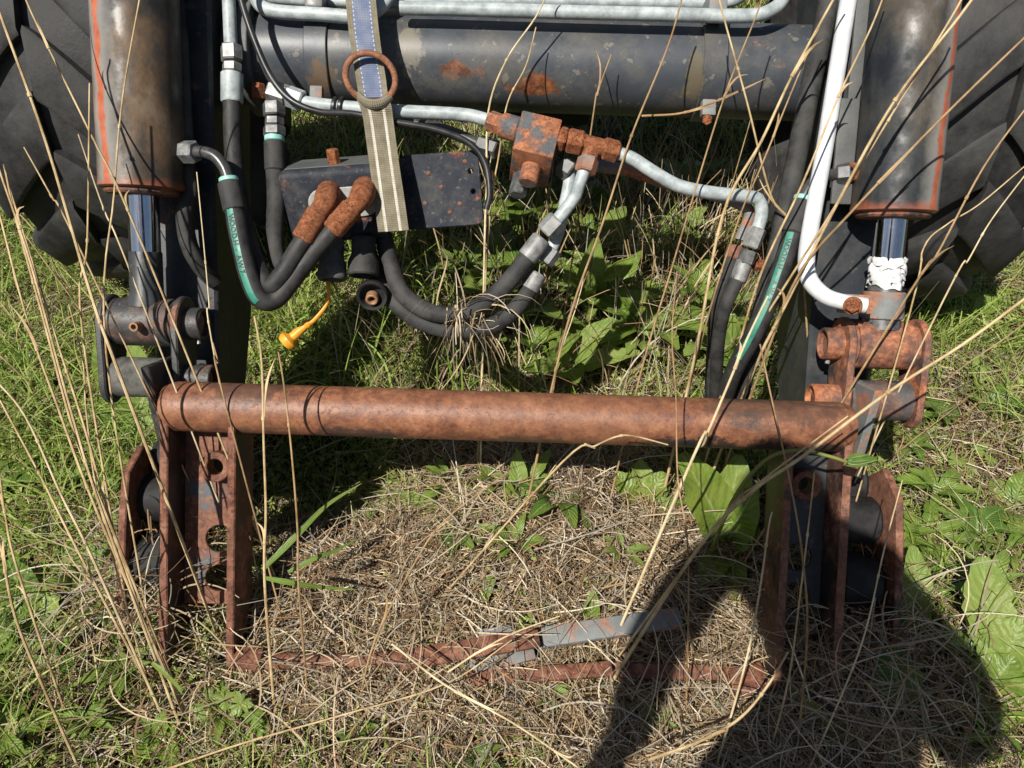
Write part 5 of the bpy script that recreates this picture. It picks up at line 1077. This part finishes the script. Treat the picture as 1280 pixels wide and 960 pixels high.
    blades_mesh('straw_over_lock_rod', b, U(0, 2 * pi, n), U(.05, .18, n), U(.001, .0024, n), U(-.1, .8, n), U(-.9, .0, n), 8, pick(STRAW[:6], n, .2), 'straw_blade', 'dry grass fallen over the rusty lock rod', 'dead grass', RNG.normal(0, .6, n), .6)
    # bundle of dry blades caught on the sagging hoses
    n = 90; c = PD(582, 402, 1.32); d = FW
    base = np.array([[c.x + RNG.normal(0, .018), c.y + RNG.normal(0, .012), c.z + .012 + RNG.normal(0, .012)] for _ in range(n)])
    blades_mesh('caught_dry_blades', base, U(0, 2 * pi, n), U(.03, .17, n), U(.0012, .0026, n), np.where(U(0, 1, n) < .3, U(.9, 1.5, n), U(-1.57, -.6, n)), np.where(U(0, 1, n) < .3, RNG.normal(-.2, .9, n), RNG.normal(-1.45, .2, n)), 7, pick(STRAW[:4], n, .15), 'straw_blade', 'tuft of dry grass caught on the sagging hoses', 'dead grass', RNG.normal(0, .4, n), .6)
    # tall weeds and upright dry grass between hitch and tractor
    n = 2000; x = RNG.uniform(-.75, .85, n); y = RNG.uniform(1.25, 2.3, n); k = (vnoise(x, y, 5, 41) > .38); x, y = x[k], y[k]; n = len(x); b = np.stack([x, y, gz(x, y)], -1)
    blades_mesh('tall_green_grass', b, U(0, 2 * pi, n), U(.09, .26, n) * (.7 + .6 * vnoise(x, y, 3, 44)), U(.0025, .006, n), U(.9, 1.5, n), U(-.6, 1.1, n), 7, pick(GREEN, n, .18), 'blade', 'taller green grass behind the cross tube', 'grass')
    n = 1500; x = np.where(U(0, 1, n) < .55, RNG.normal(.38, .26, n), RNG.uniform(-.5, .8, n)); y = RNG.uniform(1.3, 2.5, n); b = np.stack([x, y, gz(x, y)], -1)
    blades_mesh('upright_dry_grass', b, U(0, 2 * pi, n), U(.10, .38, n), U(.0014, .0034, n), U(1.0, 1.55, n), U(-.2, 1.5, n), 7, pick(STRAW[:6], n, .2), 'straw_blade', 'upright dead grass under the tractor front', 'dead grass', RNG.normal(0, .4, n), .6)
    # far turf beyond the tractor
    n = 26000; x = U(-5, 5, n); y = U(2.6, 7.5, n); b = np.stack([x, y, gz(x, y)], -1); cc = np.where((U(0, 1, n) < .5)[:, None], pick(GREEN, n), pick(STRAW, n))
    blades_mesh('far_turf', b, U(0, 2 * pi, n), U(.06, .2, n), U(.005, .010, n), U(.5, 1.4, n), U(-.2, .9, n), 3, cc, 'blade', 'rough turf beyond the tractor', 'grass')
build_growth()
# ---------------------------------------------------------------- the photographer, whose shadow falls on the right channel
def skin_mesh(name, joints, edges, mat, parent=None, sub=2):
    me = bpy.data.meshes.new(name); me.from_pydata([j[:3] for j in joints], edges, []); o = bpy.data.objects.new(name, me); COL.objects.link(o)
    m = o.modifiers.new('skin', 'SKIN'); m.use_smooth_shade = True
    for i, j in enumerate(joints):
        s = me.skin_vertices[0].data[i]; s.radius = (j[3], j[4] if len(j) > 4 else j[3]); s.use_root = (i == 0)
    o.modifiers.new('sub', 'SUBSURF').levels = sub
    dg = bpy.context.evaluated_depsgraph_get(); ev = o.evaluated_get(dg); new = bpy.data.meshes.new_from_object(ev)
    bpy.data.objects.remove(o); r = link(name, new, parent); new.materials.clear(); new.materials.append(MAT[mat])
    new.polygons.foreach_set('use_smooth', [True] * len(new.polygons)); return r
def build_person():
    px, py = .0, -.22
    T = thing('person', 'person in dark jacket and trousers standing and holding up a phone', 'person', (px, py, 0))
    hx = -.19
    J = [(px + .08, py, .98, .17, .12), (.04, py, 1.18, .13, .11), (-.06, py + .01, 1.42, .125, .11), (-.15, py + .02, 1.54, .08, .075), (hx, py + .03, 1.58, .06, .06),
         (-.30, py + .01, 1.55, .062), (-.325, py + .01, 1.30, .052), (-.27, py + .04, 1.02, .036), (.02, py + .01, 1.45, .08), (.27, py + .03, 1.07, .085), (.11, -.10, 1.15, .035),
         (px - .09, py, .90, .09), (px - .11, py + .04, .50, .07), (px - .12, py, .10, .05), (px - .12, py + .12, .05, .05, .04),
         (px + .09, py, .90, .09), (px + .11, py + .03, .50, .07), (px + .12, py, .10, .05), (px + .13, py + .12, .05, .05, .04)]
    Ed = [(0, 1), (1, 2), (2, 3), (3, 4), (2, 5), (5, 6), (6, 7), (2, 8), (8, 9), (9, 10), (0, 11), (11, 12), (12, 13), (13, 14), (0, 15), (15, 16), (16, 17), (17, 18)]
    body = skin_mesh('body', J, Ed, 'jacket', T)
    for m in ('trousers', 'boot'): body.data.materials.append(MAT[m])
    for f in body.data.polygons:
        z = f.center.z
        f.material_index = 2 if z < .13 else 1 if z < .90 else 0
    hc = Vector((hx, py + .03, 1.60)); fw = Vector((0, .75, -.66)); up = Vector((0, .66, .75)); rt = Vector((1, 0, 0)); V, Fc = [], []; n, m = 20, 14
    for i in range(m + 1):
        ph = math.pi * i / m
        for j in range(n):
            a = 2 * math.pi * j / n; x = math.sin(ph) * math.sin(a); y = math.sin(ph) * math.cos(a); z = math.cos(ph)
            jaw = 1 - .28 * max(0, -z) ; nose = .022 * math.exp(-((x / .16) ** 2 + ((z + .12) / .22) ** 2)) * (y > 0); eye = -.010 * (math.exp(-(((abs(x) - .36) / .17) ** 2 + ((z - .05) / .13) ** 2))) * (y > 0); mouth = -.005 * math.exp(-((x / .3) ** 2 + ((z + .5) / .06) ** 2)) * (y > 0)
            V.append(hc + rt * (x * .076 * jaw) + fw * (y * .096 * jaw + nose + eye + mouth) + up * (z * .118))
    for i in range(m):
        for j in range(n): Fc.append((i * n + j, i * n + (j + 1) % n, (i + 1) * n + (j + 1) % n, (i + 1) * n + j))
    head = mesh_obj('head', V, Fc, 'skin', T, sharp=180)
    for s in (-1, 1):
        ear = lathe('ear', [(0, 0), (.018, .002), (.024, .006), (.015, .010), (0, .008)], hc + rt * (s * .070) - up * .005, rt * s, 'skin', head, 14)
        lathe('eye', [(0, 0), (.009, 0), (.006, .005), (0, .006)], hc + rt * (s * .028) + fw * .080 + up * .008, fw, 'phone_glass', head, 12)
    hv = []
    for i in range(m + 1):
        for j in range(n):
            v = Vector(V[i * n + j]); d = (v - hc); k = 1.14 if (d.dot(up) > .035 or d.dot(fw) < -.01) else .9; hv.append(hc + d * k)
    mesh_obj('hair', hv, Fc, 'hair', head, sharp=180)
    # hands: a palm and five fingers closing on the sides of the phone
    s = 1; w = Vector((.105, -.10, 1.15)); pc = Vector((.088, -.065, 1.175)); Jh = [(*w, .030, .024), (*pc, .034, .018)]; Eh = [(0, 1)]
    for k in range(4):
        f0 = pc + Vector((.004, .012, .030 - .019 * k)); f1 = f0 + Vector((.006, .030, .004)); f2 = f1 + Vector((-.020, .012 - .001 * k, 0)); f3 = f2 + Vector((-(.018 - .002 * abs(k - 1)), .0, 0)); b = len(Jh)
        Jh += [(*f0, .0095), (*f1, .009), (*f2, .0085), (*f3, .0075)]; Eh += [(1, b), (b, b + 1), (b + 1, b + 2), (b + 2, b + 3)]
    b = len(Jh); t0 = pc + Vector((-.004, -.010, .020)); Jh += [(*t0, .011), (*(t0 + Vector((-.016, -.004, .022))), .010), (*(t0 + Vector((-.034, .0, .030))), .0085)]; Eh += [(1, b), (b, b + 1), (b + 1, b + 2)]
    skin_mesh('hand', Jh, Eh, 'skin', T, 1)
    w = Vector(J[7][:3]); pc = w + Vector((.005, .02, -.07)); Jh = [(*w, .026, .024), (*pc, .022, .034)]; Eh = [(0, 1)]
    for k in range(4):
        f0 = pc + Vector((.0, .028 - .019 * k, -.03)); f1 = f0 + Vector((.006, .002, -.034 + .004 * abs(k - 1))); f2 = f1 + Vector((.012, 0, -.022)); f3 = f2 + Vector((.012, 0, -.012)); b = len(Jh)
        Jh += [(*f0, .0095), (*f1, .009), (*f2, .0085), (*f3, .0075)]; Eh += [(1, b), (b, b + 1), (b + 1, b + 2), (b + 2, b + 3)]
    b = len(Jh); t0 = w + Vector((.004, .03, -.045)); Jh += [(*t0, .011), (*(t0 + Vector((.008, .016, -.03))), .010), (*(t0 + Vector((.014, .014, -.055))), .0085)]; Eh += [(1, b), (b, b + 1), (b + 1, b + 2)]
    skin_mesh('hand', Jh, Eh, 'skin', T, 1)
    ph = thing('phone', 'flat dark phone held up in one hand of the standing person', 'phone', CAMP - FW * .03)
    box('phone_body', CAMP - FW * .03, RT, UP, FW, .078, .038, .004, 'phone_glass', ph, .003)
    rod('lens_ring', CAMP - FW * .0255, CAMP - FW * .0235, .010, 'chassis_black', ph, 24)
build_person()
